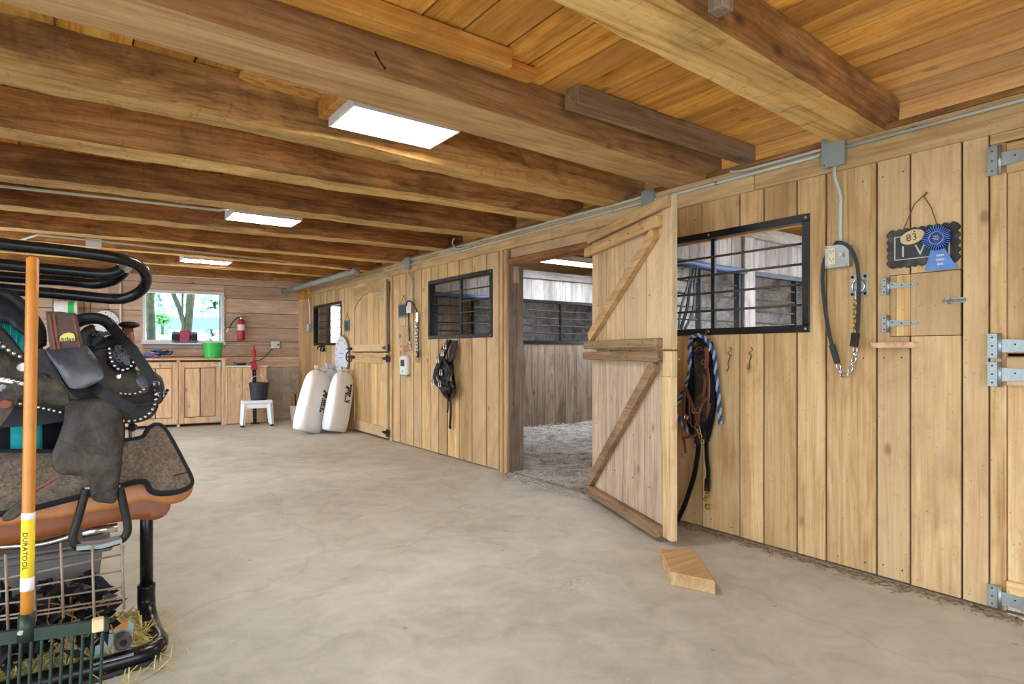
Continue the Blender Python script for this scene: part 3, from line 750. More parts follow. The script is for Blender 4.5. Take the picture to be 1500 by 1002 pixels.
m = MB(); rr = random.Random(8)
for z in (.07, .3, .6, 1.11, 1.2, 1.5, 1.93):
    for xx in (.12, .45, .75, 1.0): m.ball((xx + rr.uniform(-.03, .03), -.051 if z in (.07, 1.11, 1.2, 1.93) else -.001, z + rr.uniform(-.01, .01)), .004)
m.build('nail_heads', 'black_steel', d2, local=True)

# ------------------------------------------------------------------ stall partitions, outer wall
def partition(name, y, label, z0=.0):
    w = struct(name, (5.1, y, 0), label=label)
    x = WX + .08
    rnd = random.Random(int(y * 10))
    wins = [(3.75, 4.90), (5.12, 6.62)]
    while x < OX - .02:
        b = min(x + rnd.uniform(.17, .24), OX - .01)
        for q in wins:                               # keep a joint at every opening
            for e in q:
                if x + .02 < e < b: b = e
        cut = [q for q in wins if q[0] <= (x + b) / 2 <= q[1]]
        if cut:
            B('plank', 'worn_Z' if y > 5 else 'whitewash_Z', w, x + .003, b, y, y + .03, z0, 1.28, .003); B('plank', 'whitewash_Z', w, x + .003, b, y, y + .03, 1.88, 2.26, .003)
        else: B('plank', 'whitewash_Z', w, x + .003, b, y, y + .03, z0, 2.26, .003)
        x = b
    B('plate', 'whitewash_X', w, WX + .1, OX - .01, y - .05, y + .05, 2.2, 2.31, .006)
    B('post', 'whitewash_Z', w, 4.93, 5.10, y - .035, y - .002, .1, 2.2, .005)
    B('post', 'worn_Z', w, WX + .1, WX + .28, y - .1, y + .06, 0, 2.2, .006)
    for a, b in wins:
        for z in (1.265, 1.855): B('frame_bar', 'black_steel', w, a - .02, b + .02, y - .014, y + .05, z, z + .045, .003)
        for xx in (a - .02, b - .025, (a + b) / 2 - .012): B('frame_stile', 'black_steel', w, xx, xx + (.045 if xx != (a + b) / 2 - .012 else .024), y - .012, y + .045, 1.31, 1.855, .003)
        for i in range(4):
            z = 1.31 + .545 * (i + 1) / 5
            MB().tube([(a + .02, y + .01, z), (b - .02, y + .01, z)], .0075, 8).build('bar', 'bar_steel', w, smooth=True)
    MB().tube([(3.66, y - .05, 1.885), (4.92, y - .05, 1.875)], .026, 10).build('rail_pipe', 'blue_steel', w, smooth=True)
partition('wall_divider_near', 3.2, 'whitewashed plank partition with barred openings seen through the near stall window')
partition('wall_divider_far', 6.8, 'whitewashed plank partition seen through the open doorway')
def stone_wall():
    w = MB(); ny, nz = 150, 34; y0, y1, z0, z1 = -.5, 11.2, 0.0, 2.46; vs = []; fs = []
    rnd = random.Random(9)
    cells = [(rnd.uniform(y0, y1), rnd.uniform(z0, z1), rnd.uniform(.0, .05)) for _ in range(900)]
    grid = {}
    for c in cells: grid.setdefault((int(c[0] / .3), int(c[1] / .3)), []).append(c)
    for j in range(nz + 1):
        for i in range(ny + 1):
            y = y0 + (y1 - y0) * i / ny; z = z0 + (z1 - z0) * j / nz
            best = sorted(((math.hypot((c[0] - y) * .7, c[1] - z), c[2]) for gy in (-1, 0, 1) for gz in (-1, 0, 1) for c in grid.get((int(y / .3) + gy, int(z / .3) + gz), [])) or [(0, 0), (.1, 0)])
            d = best[1][0] - best[0][0] if len(best) > 1 else .1
            vs.append((OX - best[0][1] * min(1, d * 14) - rnd.uniform(0, .006), y, z))
    wins = [(.1, 2.7, .9, 2.25), (5.75, 6.65, 1.2, 2.05), (9.3, 10.12, 1.1, 2.1)]  # openings out of view, added to let daylight into the stalls
    for j in range(nz):
        for i in range(ny):
            a = j * (ny + 1) + i; c = (Vector(vs[a]) + Vector(vs[a + ny + 2])) / 2
            if any(q[0] < c.y < q[1] and q[2] < c.z < q[3] for q in wins): continue
            fs.append((a, a + 1, a + ny + 2, a + ny + 1))
    o = w.add(vs, fs).build('wall_outer', 'limed_stone', fix=False); tag(o, 'limewashed rubble stone wall behind the stalls', kind='structure')
    for q in wins: portal((OX, (q[0] + q[1]) / 2, (q[2] + q[3]) / 2), (0, PI / 2, 0), q[3] - q[2], q[1] - q[0])
stone_wall()
B('wall_stall_end', 'whitewash_Z', None, WX + .08, OX, -.5, -.42, 0, 2.46, 0)['kind'] = 'structure'
ws = struct('wall_stall_far', (5, 11.05, 0))
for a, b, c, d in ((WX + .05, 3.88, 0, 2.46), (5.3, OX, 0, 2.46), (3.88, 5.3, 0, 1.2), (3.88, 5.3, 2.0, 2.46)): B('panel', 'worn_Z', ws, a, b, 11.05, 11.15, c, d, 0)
for a in (3.62, 4.35): B('post', 'board_back', ws, a, a + .12, 10.93, 11.045, 0, 2.4, .005)
portal((4.59, 11.1, 1.6), (-PI / 2, 0, 0), 1.42, .8)
# ------------------------------------------------------------------ left wall and wall behind the camera (outside the frame)
wl = struct('wall_left', (LX, 4.5, 0))
def wl_box(y0, y1, z0, z1): B('panel', 'board_back', wl, LX - .12, LX, y0, y1, z0, z1, 0)
for a, b in ((NY, DOOR_L2[0]), (DOOR_L2[1], DOOR_L[0]), (DOOR_L[1], 11.8)): wl_box(a, b, 0, CZ)
wl_box(DOOR_L[0], DOOR_L[1], DOOR_L[3], CZ); wl_box(DOOR_L2[0], DOOR_L2[1], DOOR_L2[3], CZ)
wn_ = struct('wall_near', (0, NY, 0))
for a, b, c, d in ((LX, DOOR_N[0], 0, CZ), (DOOR_N[1], OX, 0, CZ), (DOOR_N[0], DOOR_N[1], DOOR_N[3], CZ)): B('panel', 'board_back', wn_, a, b, NY - .12, NY, c, d, 0)

# ------------------------------------------------------------------ end wall: horizontal boards, window, block footing
wb = struct('wall_back', (BX, BY, 0), BROT)
WL, WR = -2.455, -1.30                               # window along the wall (local x from the corner, negative to the left)
K = math.sqrt(1 + BK * BK)
zs = [.878, 1.065, 1.314, 1.553, 1.796, 2.038, 2.252, 2.46]
for z0, z1 in zip(zs, zs[1:]):
    runs = [(-6.9, -4.2), (-4.2, -2.9), (-2.9, .05)] if int(z0 * 100) % 2 else [(-6.9, -3.4), (-3.4, .05)]
    for a, b in runs:
        segs = [(a, b)]
        if z1 > 1.35 and z0 < 2.12: segs = [(a, min(b, WL)), (max(a, WR), b)]
        for p, q in segs:
            if q - p > .05: MB().box(p + .002, q - .002, random.uniform(-.003, .003), .03, z0 + .004, z1 - .003, .003).build('board', 'board_back', wb, local=True)
MB().box(WL, WR, 0, .03, 1.065 + .004, 1.295, .003).build('board', 'board_back', wb, local=True) if False else None
MB().box(WL, WR, .0, .03, 2.125, 2.249, .003).build('board', 'board_back', wb, local=True)
zs2 = [0.0, .22, .44, .66, .878]
for i, (z0, z1) in enumerate(zip(zs2, zs2[1:])):
    x = -6.9 + (i % 2) * .2
    while x < .0:
        b = min(x + .42, .05)
        MB().box(x + .001, b - .001, -.02 + random.uniform(-.004, .004), .1, z0 + .001, z1 - .001, .006).build('block', 'block', wb, local=True); x = b
MB().box(-6.9, .1, .032, .1, 0, 1.29, 0).box(-6.9, WL - .02, .032, .1, 1.29, 2.46, 0).box(WR + .02, .1, .032, .1, 1.29, 2.46, 0).box(WL - .02, WR + .02, .032, .1, 2.13, 2.46, 0).build('dark_backing', 'shade_black', wb, local=True)
w4 = struct('window_4', (BX, BY, 0), BROT, 'white framed sliding window in the end wall')
for a, b, c, d in ((WL, WR, 1.29, 1.335), (WL, WR, 2.085, 2.13), (WL, WL + .04, 1.335, 2.085), (WR - .045, WR, 1.335, 2.085)): MB().box(a, b, -.03, .07, c, d, .004).build('window_frame', 'white_paint', w4, local=True)
xm = -1.905
MB().box(xm - .02, xm + .012, .01, .05, 1.335, 2.085, .003).build('mullion', 'grey_box', w4, local=True)
MB().box(WR - .075, WR - .05, .01, .05, 1.335, 2.085, .003).build('sash_stile', 'grey_box', w4, local=True)
for a, b, y in ((WL + .04, xm, .045), (xm, WR - .045, .03)): MB().box(a, b, y, y + .004, 1.335, 2.085, 0).build('pane', 'glass', w4, local=True)
MB().box(WL - .02, WR + .02, -.09, .0, 1.265, 1.292, .004).build('window_sill', 'white_paint', w4, local=True)
MB().box(WL + .0, WR + .0, -.02, -.003, 1.2, 1.262, .003).build('apron', 'whitewash_X', w4, local=True)

# ------------------------------------------------------------------ fluorescent ceiling lights
def ceiling_light(x0, x1, y0, y1, z, label, lens='lamp_lens'):
    t = thing('ceiling_light', label, 'light', ((x0 + x1) / 2, (y0 + y1) / 2, z), group='fluorescent ceiling lights')
    B('housing', 'white_paint', t, x0, x1, y0, y1, z + .045, z + .07, .003)
    for a, b, c, d in ((x0, x1, y0, y0 + .012), (x0, x1, y1 - .012, y1), (x0, x0 + .012, y0 + .012, y1 - .012), (x1 - .012, x1, y0 + .012, y1 - .012)): B('side_rim', 'white_paint', t, a, b, c, d, z - .004, z + .045, .002)
    B('lens', lens, t, x0 + .012, x1 - .012, y0 + .012, y1 - .012, z, z + .006, 0)
    B('ballast_box', 'grey_box', t, x0 + .1, x1 - .1, y0 + .08, y1 - .08, z + .07, z + .12, .003)
    for xx in (x0 + .06, x1 - .06): MB().tube([(xx, (y0 + y1) / 2, z + .07), (xx, (y0 + y1) / 2, CZ)], .005, 6).build('hanger', 'galvanised', t)
ceiling_light(1.04, 1.62, 2.67, 3.0, 2.29, 'bright fluorescent ceiling light nearest the viewer behind the sawn beam')
ceiling_light(1.05, 1.61, 5.30, 5.64, 2.29, 'middle of the three fluorescent ceiling lights along the aisle')
ceiling_light(1.08, 1.64, 8.30, 8.62, 2.29, 'farthest small fluorescent ceiling light before the end window')
ceiling_light(4.85, 6.45, 6.02, 6.34, 2.36, 'long bright light seen through the open stall doorway', 'stall_lens')
ceiling_light(4.4, 6.6, 1.1, 1.7, 2.36, 'stall light behind the near barred window', 'stall_lens')  # lamp placed out of view to brighten the near stall

# ------------------------------------------------------------------ conduit, boxes, pipe
def conduit(pts, r, label, mat='conduit', straps=(), name='conduit', n=8):
    t = thing(name, label, 'conduit', pts[0])
    MB().tube(pts, r, n).build('tube', mat, t, smooth=True)
    for p in straps: MB().lathe([(r + .002, -.01), (r + .003, -.008), (r + .003, .008), (r + .002, .01)], 10, p, 'Y').build('strap', 'galvanised', t)
xw = WX - .035
conduit([(xw, -.6, 2.225), (xw, 1.52, 2.225)], .010, 'thin grey conduit along the header beside the near stall door', straps=[(xw, 1.2, 2.225), (xw, .6, 2.225)])
conduit([(xw, 1.63, 2.215), (xw, 10.35, 2.185)], .010, 'long lower conduit along the wall header behind the open door', straps=[(xw, y, 2.215 - (y - 1.63) * .0034) for y in (2.3, 3.2, 4.3, 5.4, 6.2, 7.4, 8.6, 9.6)])
conduit(spline([(xw, 1.63, 2.245), (xw, 2.0, 2.245), (xw, 2.16, 2.25), (xw + .03, 2.24, 2.285), (xw + .07, 2.32, 2.3)], 4), .010, 'short bent conduit above the near stall window')
conduit([(xw + .0, 2.8, 2.25), (xw, 6.9, 2.26)], .012, 'upper conduit along the header above the open doorway', straps=[(xw, 3.8, 2.253), (xw, 5.0, 2.256)])
conduit(spline([(xw, 5.2, 2.225), (xw - .01, 5.4, 2.225), (xw - .02, 5.5, 2.26), (xw - .03, 5.52, 2.31), (xw - .05, 5.45, 2.34)], 4), .008, 'small bent conduit curving up to the beams over the second stall window')
def jbox(y0, y1, z0, z1, label, x0=.055):
    t = thing('junction_box', label, 'junction box', (WX - x0, (y0 + y1) / 2, z0))
    B('box', 'grey_box', t, WX - x0, WX - .022, y0, y1, z0, z1, .003)
    B('cover', 'grey_box', t, WX - x0 - .004, WX - x0, y0 - .003, y1 + .003, z0 - .003, z1 + .003, .002)
    for a, b in ((y0 + .012, z1 - .012), (y1 - .012, z0 + .012)): MB().ball((WX - x0 - .004, a, b), .004).build('screw', 'black_steel', t)
jbox(1.515, 1.628, 2.135, 2.288, 'square grey junction box under the golden beam end')
jbox(2.80, 2.90, 2.17, 2.28, 'small grey junction box above the open door top')
jbox(6.55, 6.68, 2.15, 2.285, 'small grey junction box on the header between the far doors')
conduit(spline([(WX - .04, 1.57, 2.135), (WX - .04, 1.57, 2.08), (WX - .03, 1.545, 1.98), (WX - .03, 1.545, 1.9), (WX - .03, 1.545, 1.72)], 4), .010, 'grey conduit dropping from the junction box to the near outlet')
conduit(spline([(WX - .04, 6.61, 2.15), (WX - .04, 6.6, 2.08), (WX - .03, 6.54, 1.99), (WX - .03, 6.54, 1.9), (WX - .03, 6.56, 1.74)], 4), .010, 'grey conduit dropping to the outlet beside the small slate sign')
conduit(spline([(WX - .05, 10.35, 2.17), (WX - .05, 10.42, 2.15), (WX - .05, 10.42, 2.08), (WX - .035, 10.38, 1.9), (WX - .035, 10.38, 1.62)], 4), .012, 'white cable conduit dropping beside the far barred window', 'white_paint')
t = thing('light_switch', 'grey switch box beside the far barred window', 'switch', (WX, 10.40, 1.5)); B('box', 'grey_box', t, WX - .06, WX - .002, 10.35, 10.46, 1.5, 1.63, .004); B('plate', 'white_paint', t, WX - .064, WX - .06, 10.36, 10.45, 1.505, 1.625, .002); B('toggle', 'white_paint', t, WX - .078, WX - .064, 10.395, 10.415, 1.55, 1.58, .002)
conduit([(2.94, 10.9, 2.19), (2.96, 9.2, 2.195), (2.975, 7.5, 2.20)], .042, 'thick pale grey drain pipe hung below the beams at the far corner', 'grey_box', name='drain_pipe', n=14, straps=[])
pp = bpy.data.objects['drain_pipe']
for y in (7.56, 8.4, 9.25, 10.1): MB().lathe([(.043, -.03), (.047, -.028), (.047, .028), (.043, .03)], 14, (2.975 - (y - 7.5) * .0103, y, 2.2 - (y - 7.5) * .003), 'Y').build('coupling', 'grey_box', pp, smooth=False)
p0, p1 = on_z(-60, 266, 2.235), on_z(320, 308, 2.235)
conduit([p0, on_z(160, 290, 2.235), p1, on_z(333, 306, 2.27)], .010, 'conduit fixed under the beams leading to the middle ceiling light', straps=[])
p0, p1 = on_z(30, 352, 2.235), on_z(500, 392, 2.235)
conduit([p0, on_z(55, 344, 2.235), on_z(135, 352, 2.235), p1], .010, 'far conduit crossing under the beams to the white box')
q = on_z(137, 354, 2.23); t = thing('ceiling_box', 'small white junction box on the conduit over the saddle rack', 'junction box', q); B('box', 'white_paint', t, q.x - .06, q.x + .06, q.y - .04, q.y + .04, q.z - .06, q.z + .02, .004); B('cover', 'white_paint', t, q.x - .063, q.x + .063, q.y - .046, q.y - .04, q.z - .063, q.z + .023, .002)
# near outlet with receptacle and switch
t = thing('power_outlet', 'grey steel outlet box with ivory receptacle beside the barred window', 'outlet', (WX, 1.55, 1.595))
B('box', 'galvanised', t, WX - .05, WX - .002, 1.493, 1.612, 1.597, 1.712, .004)
B('cover', 'galvanised', t, WX - .055, WX - .05, 1.49, 1.615, 1.594, 1.715, .003)
rc = B('receptacle', 'ivory_plastic', t, WX - .06, WX - .055, 1.558, 1.595, 1.612, 1.700, .003)
m = MB()
for z in (1.635, 1.678):
    for y in (1.568, 1.584): m.box(WX - .0615, WX - .06, y - .0015, y + .0015, z, z + .01, 0)
    m.ball((WX - .06, 1.576, z - .007), .003)
m.build('slots', 'print_black', rc)
B('toggle', 'ivory_plastic', t, WX - .075, WX - .055, 1.52, 1.53, 1.65, 1.67, .002)
for y, z in ((1.5, 1.605), (1.604, 1.605), (1.5, 1.704), (1.604, 1.704)): MB().ball((WX - .056, y, z), .005).build('screw', 'chrome', t)
t = thing('power_outlet', 'small outlet box beside the small slate sign', 'outlet', (WX, 6.57, 1.62)); B('box', 'galvanised', t, WX - .05, WX - .002, 6.52, 6.63, 1.62, 1.74, .004); B('cover', 'white_paint', t, WX - .055, WX - .05, 6.515, 6.635, 1.615, 1.745, .003); B('receptacle', 'ivory_plastic', t, WX - .06, WX - .055, 6.555, 6.595, 1.64, 1.72, .003)

# ------------------------------------------------------------------ chain helper, cross ties
def chain(parent, pts, link=.03, r=.004, mat='chrome', name='link'):
    """separate links threaded along a path"""
    P = [Vector(p) for p in pts]; acc = 0; k = 0; L = sum((P[i + 1] - P[i]).length for i in range(len(P) - 1)); n = max(2, int(L / (link * .78)))
    for k in range(n):
        s = L * (k + .5) / n; i = 0
        while i < len(P) - 2 and s > (P[i + 1] - P[i]).length: s -= (P[i + 1] - P[i]).length; i += 1
        d = (P[i + 1] - P[i]).normalized(); c = P[i] + d * s
        u = Vector((1, 0, 0)) if k % 2 else d.cross(Vector((1, 0, 0)))
        u = (u - d * u.dot(d)).normalized()
        ring = [c + d * math.cos(q) * link * .5 + u * math.sin(q) * link * .3 for q in [2 * PI * j / 12 for j in range(12)]]
        MB().tube(ring, r, 6, closed=True).build(name, mat, parent, smooth=True)
def w(px, py, off=.02): p = on_x(px, py, WX); return Vector((WX - off, p.y, p.z))
t = thing('cross_tie', 'black rubber cross tie with chain looped over the near outlet box', 'tie strap', w(1235, 550))
MB().strap(spline([w(1228, 528), w(1221, 505), w(1213, 465), w(1208, 420), w(1208, 395), w(1213, 375), w(1224, 362), w(1236, 357, .07), w(1250, 361, .075), w(1259, 375, .06), w(1263, 400, .045), w(1263, 440, .04), w(1260, 480, .03), w(1256, 500, .03)], 5), .017, .008, (1, 0, 0)).build('strap', 'black_rubber', t)
MB().strap([w(1222, 505, .026), w(1230, 532, .026)], .028, .014, (1, 0, 0)).build('strap_end', 'black_rubber', t)
MB().strap([w(1258, 488, .034), w(1255, 508, .034)], .036, .016, (1, 0, 0)).build('strap_end', 'leather_black', t)
chain(t, spline([w(1230, 533), w(1236, 548), w(1244, 549), w(1250, 536), w(1255, 520), w(1255, 508)], 4), .034, .0042)
chain(t, spline([w(1256, 440, .03), w(1256, 460, .03), w(1255, 487, .03)], 4), .03, .004, 'brass')
t = thing('tie_ring', 'recessed steel tie ring on a square plate beside the cross tie', 'ring', w(1259, 419, 0))
B('plate', 'galvanised', t, WX - .006, WX - .002, 1.422, 1.505, 1.437, 1.552, .003)
for y, z in ((1.432, 1.45), (1.495, 1.45), (1.432, 1.54), (1.495, 1.54)): MB().lathe([(.007, -.012), (.008, -.009), (.008, -.004)], 8, (WX, y, z), 'X').build('bolt', 'black_steel', t)
MB().lathe([(.026, -.008), (.022, -.004)], 14, (WX, 1.463, 1.497), 'X').build('cup', 'galvanised', t)
MB().tube([(WX - .014, 1.463 + .03 * math.cos(q), 1.49 + .034 * math.sin(q)) for q in [2 * PI * j / 18 for j in range(18)]], .005, 8, closed=True).build('ring', 'chrome', t, smooth=True)
MB().tube([w(1255, 426, .016), w(1256, 440, .02)], .006, 6).build('swivel', 'chrome', t)
def w2(px, py, off=.02): return w(px, py, off)
t = thing('cross_tie', 'black cross tie with long chain hanging from the outlet by the small slate sign', 'tie strap', w(604, 445))
MB().strap(spline([w(602, 500), w(601, 480), w(600, 460), w(602, 446, .06), w(607, 441, .07), w(612, 446, .06), w(614, 460), w(615, 490), w(615, 515)], 4), .018, .008, (1, 0, 0)).build('strap', 'black_rubber', t)
chain(t, [w(612, 466), w(612, 480), w(613, 520)], .05, .006); chain(t, [w(602, 500), w(604, 512)], .045, .006)
MB().strap([w(614.5, 458, .03), w(614.5, 472, .03)], .045, .012, (1, 0, 0)).build('clip', 'silver', t)
MB().strap([w(615.5, 514, .03), w(615.5, 524, .03)], .035, .014, (1, 0, 0)).build('strap_end', 'leather_black', t)
MB().tube(spline([w(611, 522), w(613, 530), w(616, 527), w(615, 521)], 4, True), .006, 6, closed=True).build('snap', 'brass', t)

# ------------------------------------------------------------------ ledge, plaque, oval tag, rosette
t = B('hatch_ledge', 'cabinet_X', None, WX - .07, WX, 1.188, 1.378, 1.167, 1.196, .003); tag(t, 'small reddish wooden ledge under the hatch', 'ledge')
t = B('hatch_ledge', 'cabinet_X', None, WX - .09, WX, 6.66, 6.86, 1.16, 1.2, .003); tag(t, 'small brown wooden ledge above the grey wall gauge', 'ledge')
t = thing('chalk_plaque', 'black scalloped chalkboard plaque hanging by twine above the hatch', 'plaque', (WX, 1.17, 1.56))
py0, py1, pz0, pz1 = 1.028, 1.318, 1.572, 1.745
sc = []
def scal(a0, b0, a1, b1, n):
    for k in range(n * 6):
        u = k / (n * 6); d = Vector((a1 - a0, b1 - b0)); q = Vector((d.y, -d.x)).normalized()
        r = .010 * abs(math.sin(u * n * PI)); p = Vector((a0, b0)) + d * u + q * r; sc.append((p.x, p.y))
scal(py0, pz0, py1, pz0, 9); scal(py1, pz0, py1, pz1, 5); scal(py1, pz1, py0, pz1, 9); scal(py0, pz1, py0, pz0, 5)
MB().prism(sc, lambda a, b, d: (WX - d, a, b), .002, .016).build('frame', 'frame_black', t)
B('inner_rim', 'frame_black', t, WX - .021, WX - .016, py0 + .03, py1 - .03, pz0 + .03, pz1 - .03, .003)
B('slate', 'slate', t, WX - .0225, WX - .021, py0 + .038, py1 - .038, pz0 + .038, pz1 - .038, 0)
m = MB()
for a, b, c, d in ((py0 + .03, py1 - .03, pz0 + .028, pz0 + .032), (py0 + .03, py1 - .03, pz1 - .032, pz1 - .028), (py0 + .028, py0 + .033, pz0 + .03, pz1 - .03), (py1 - .033, py1 - .028, pz0 + .03, pz1 - .03)): m.box(WX - .0225, WX - .0215, a, b, c, d, 0)
m.build('chalk_border', 'chalk', t)
text('chalk_lettering', 'I  V', .075, 'chalk', t, wall_m(1.207, 1.637, .0235))
MB().tube([w(1325, 338, .016), w(1341, 300, .014), w(1354, 287, .012)], .0025, 6).tube([w(1376, 335, .016), w(1366, 305, .014), w(1354, 287, .012)], .0025, 6).build('twine', 'twine', t)
MB().tube([w(1354, 287, .0), w(1361, 283, .03)], .004, 6).build('nail', 'twine', t)
t = thing('oval_tag', 'pale oval wooden tag burnt with the number 83 on the chalk plaque', 'tag', (WX - .03, 1.208, 1.66))
el = [(1.208 + .052 * math.cos(q), 1.705 + .034 * math.sin(q) - .008 * math.cos(q)) for q in [2 * PI * k / 28 for k in range(28)]]
MB().prism(el, lambda a, b, d: (WX - d, a, b), .024, .031).build('disc', 'oval_wood', t)
text('number', '83', .05, 'burnt', t, frame_m((WX - .0318, 1.21, 1.702), (0, -1, .12), (0, .12, 1)))
MB().ball((WX - .031, 1.198, 1.73), .004).build('hole', 'print_black', t)
t = thing('show_rosette', 'dark blue pleated show rosette pinned over the chalk plaque', 'rosette', (WX - .03, 1.105, 1.53))
cy, cz = 1.103, 1.683
vs = [(WX - .034, cy, cz)]; fs = []; n = 64
for k in range(n):
    q = 2 * PI * k / n
    for r, dx in ((.03, .034), (.057, .030 + (.010 if k % 2 else 0))): vs.append((WX - dx - (.006 if k % 2 else 0), cy + r * math.cos(q), cz + r * math.sin(q)))
for k in range(n):
    a = 1 + 2 * k; b = 1 + 2 * ((k + 1) % n); fs += [(a, a + 1, b + 1, b), (0, a, b)]
MB().add(vs, fs).build('pleats', 'rosette_blue', t)
for k in range(32):
    q = 2 * PI * k / 32; d_ = Vector((0, math.cos(q), math.sin(q))); MB().strap([Vector((WX - .043, cy, cz)) + d_ * .032, Vector((WX - .047, cy, cz)) + d_ * .058], .0028, .002, (1, 0, 0)).build('pleat_fold', 'ribbon_blue', t)
MB().lathe([(.032, -.03), (.033, -.044), (.030, -.046), (.001, -.046)], 24, (WX, cy, cz), 'X').build('button', 'rosette_blue', t)
MB().tube([(WX - .047, cy + .029 * math.cos(q), cz + .029 * math.sin(q)) for q in [2 * PI * k / 24 for k in range(24)]], .0012, 6, closed=True).build('gilt_ring', 'ribbon_gold', t)
m = MB()
for zz, ww in ((cz + .006, .02), (cz - .003, .028), (cz - .010, .018)): m.box(WX - .0475, WX - .0465, cy - ww / 2, cy + ww / 2, zz, zz + .003, 0)
m.build('button_print', 'ribbon_gold', t)
MB().prism([(1.127, 1.645), (1.082, 1.648), (1.024, 1.533), (1.155, 1.535)], lambda a, b, d: (WX - d, a, b), .027, .030).build('ribbon', 'ribbon_blue', t)
m = MB()
for zz, ww in ((1.597, .03), (1.577, .034), (1.556, .024)): m.box(WX - .0308, WX - .030, 1.092 - ww / 2, 1.092 + ww / 2, zz, zz + .009, 0)
m.build('ribbon_print', 'ribbon_gold', t)
def slate_sign(y, z, wd, ht, ztop, label):
    t = thing('slate_sign', label, 'sign', (WX, y, z))
    B('frame', 'slate_blue', t, WX - .022, WX - .003, y - wd / 2, y + wd / 2, z, z + ht, .004)
    B('panel', 'slate', t, WX - .024, WX - .022, y - wd / 2 + .02, y + wd / 2 - .02, z + .02, z + ht - .02, 0) if wd > .15 else None
    MB().tube([(WX - .012, y - wd * .35, z + ht), (WX - .008, y, ztop), (WX - .012, y + wd * .35, z + ht)], .003, 6).build('twine', 'twine', t)
    MB().tube([(WX, y, ztop), (WX - .02, y, ztop + .004)], .004, 6).build('nail', 'black_steel', t)
slate_sign(6.80, 1.575, .26, .17, 1.84, 'grey framed slate sign hung by twine over the second hatch')
slate_sign(8.70, 1.45, .20, .17, 1.72, 'small blue grey slate sign hung beside the arched far door')
# wall gauge
t = thing('wall_gauge', 'light grey plastic wall gauge with dark display below the second hatch', 'gauge', (WX, 6.72, .86))
MB().box(WX - .06, WX, 6.63, 6.82, .86, 1.10, .016).build('case', 'stool_plastic', t); B('display', 'slate', t, WX - .062, WX - .059, 6.675, 6.785, .97, 1.05, .002); B('rim', 'grey_box', t, WX - .05, WX - .001, 6.622, 6.828, .85, .872, .006)
MB().lathe([(.012, -.064), (.012, -.058)], 12, (WX, 6.73, .905), 'X').build('button', 'grey_box', t)
# snap hooks hanging under the window
for i, (px, lab) in enumerate(((1070, 'wire snap hook nearer the hanging tack under the barred window'), (1101, 'wire snap hook farther from the hanging tack under the barred window'))):
    t = thing('snap_hook', lab, 'hook', w(px, 525), group='wire hooks under the near window')
    MB().tube(spline([w(px, 509, .006), w(px + 3, 513, .012), w(px - 2, 517, .012), w(px + 2, 521, .012)], 4), .004, 6).build('eye', 'chrome', t)
    MB().tube(spline([w(px + 1, 521, .01), w(px - 2, 532, .012), w(px - 1, 538, .014), w(px - 4, 544 - i * 4, .012)], 4), .003, 6).build('wire', 'bar_steel', t)
t = thing('wall_hook', 'black double coat hook under the far barred window', 'hook', w(475, 512)); MB().tube(spline([w(473, 508, .02), w(474, 513, .05), w(478, 514, .06), w(481, 509, .07)], 4), .011, 6).build('prong', 'black_steel', t); MB().tube(spline([w(477, 507, .02), w(471, 508, .05), w(470, 512, .06)], 4), .011, 6).build('prong', 'black_steel', t); B('plate', 'black_steel', t, WX - .012, WX - .002, 9.68, 9.78, 1.15, 1.22, .003)

# ------------------------------------------------------------------ tack hanging below the near window
def wp(pts, off): return [w(a, b, off if not isinstance(off, (list, tuple)) else off[min(i, len(off) - 1)]) for i, (a, b) in enumerate(pts)]
t = thing('tack_hook', 'bent steel hook on the window frame holding the near tack', 'hook', w(1035, 490)); MB().tube(spline([w(1040, 482, .02), w(1037, 490, .03), w(1034, 500, .05), (w(1032, 507, .1)), w(1032, 500, .13)], 4), .006, 8).build('hook', 'bar_steel', t)
def rope_strands(path, r, parent, mats, turns=40):
    P = path; m = len(P); sets = {k: MB() for k in range(2)}
    for k in range(2):
        out = []
        for i in range(m):
            d = (P[min(i + 1, m - 1)] - P[max(0, i - 1)]).normalized(); u = Vector((1, 0, 0)); u = (u - d * u.dot(d)).normalized(); q = d.cross(u)
            ph = turns * i / m * 2 * PI / 2 + k * PI
            out.append(P[i] + (u * math.cos(ph) + q * math.sin(ph)) * r * .55)
        MB().tube(out, r * .72, 7).build('strand', mats[k], parent, smooth=True)
t = thing('lead_rope', 'blue and white twisted cotton lead rope hanging beside the brown halter', 'rope', w(1060, 615))
path = spline(wp([(1030, 600), (1012, 578), (1000, 635 - 23), (996, 600), (1000, 588)], .05), 2)
path = spline(wp([(1021, 640), (1012, 628), (1003, 615), (996, 604), (998, 592), (1005, 578), (1011, 562), (1016, 545), (1020, 520), (1025, 500), (1035, 492), (1046, 494), (1052, 505), (1056, 520), (1057, 545), (1059, 575), (1061, 600), (1062, 620)], [.045] * 8 + [.07, .1, .12, .11, .09, .07, .06, .05, .05, .05]), 9)
rope_strands(path, .0115, t, ('rope_blue', 'rope_white'), 42)
t = thing('black_bridle', 'black leather bridle bundle hanging on the hook behind the brown halter', 'bridle', w(1030, 640))
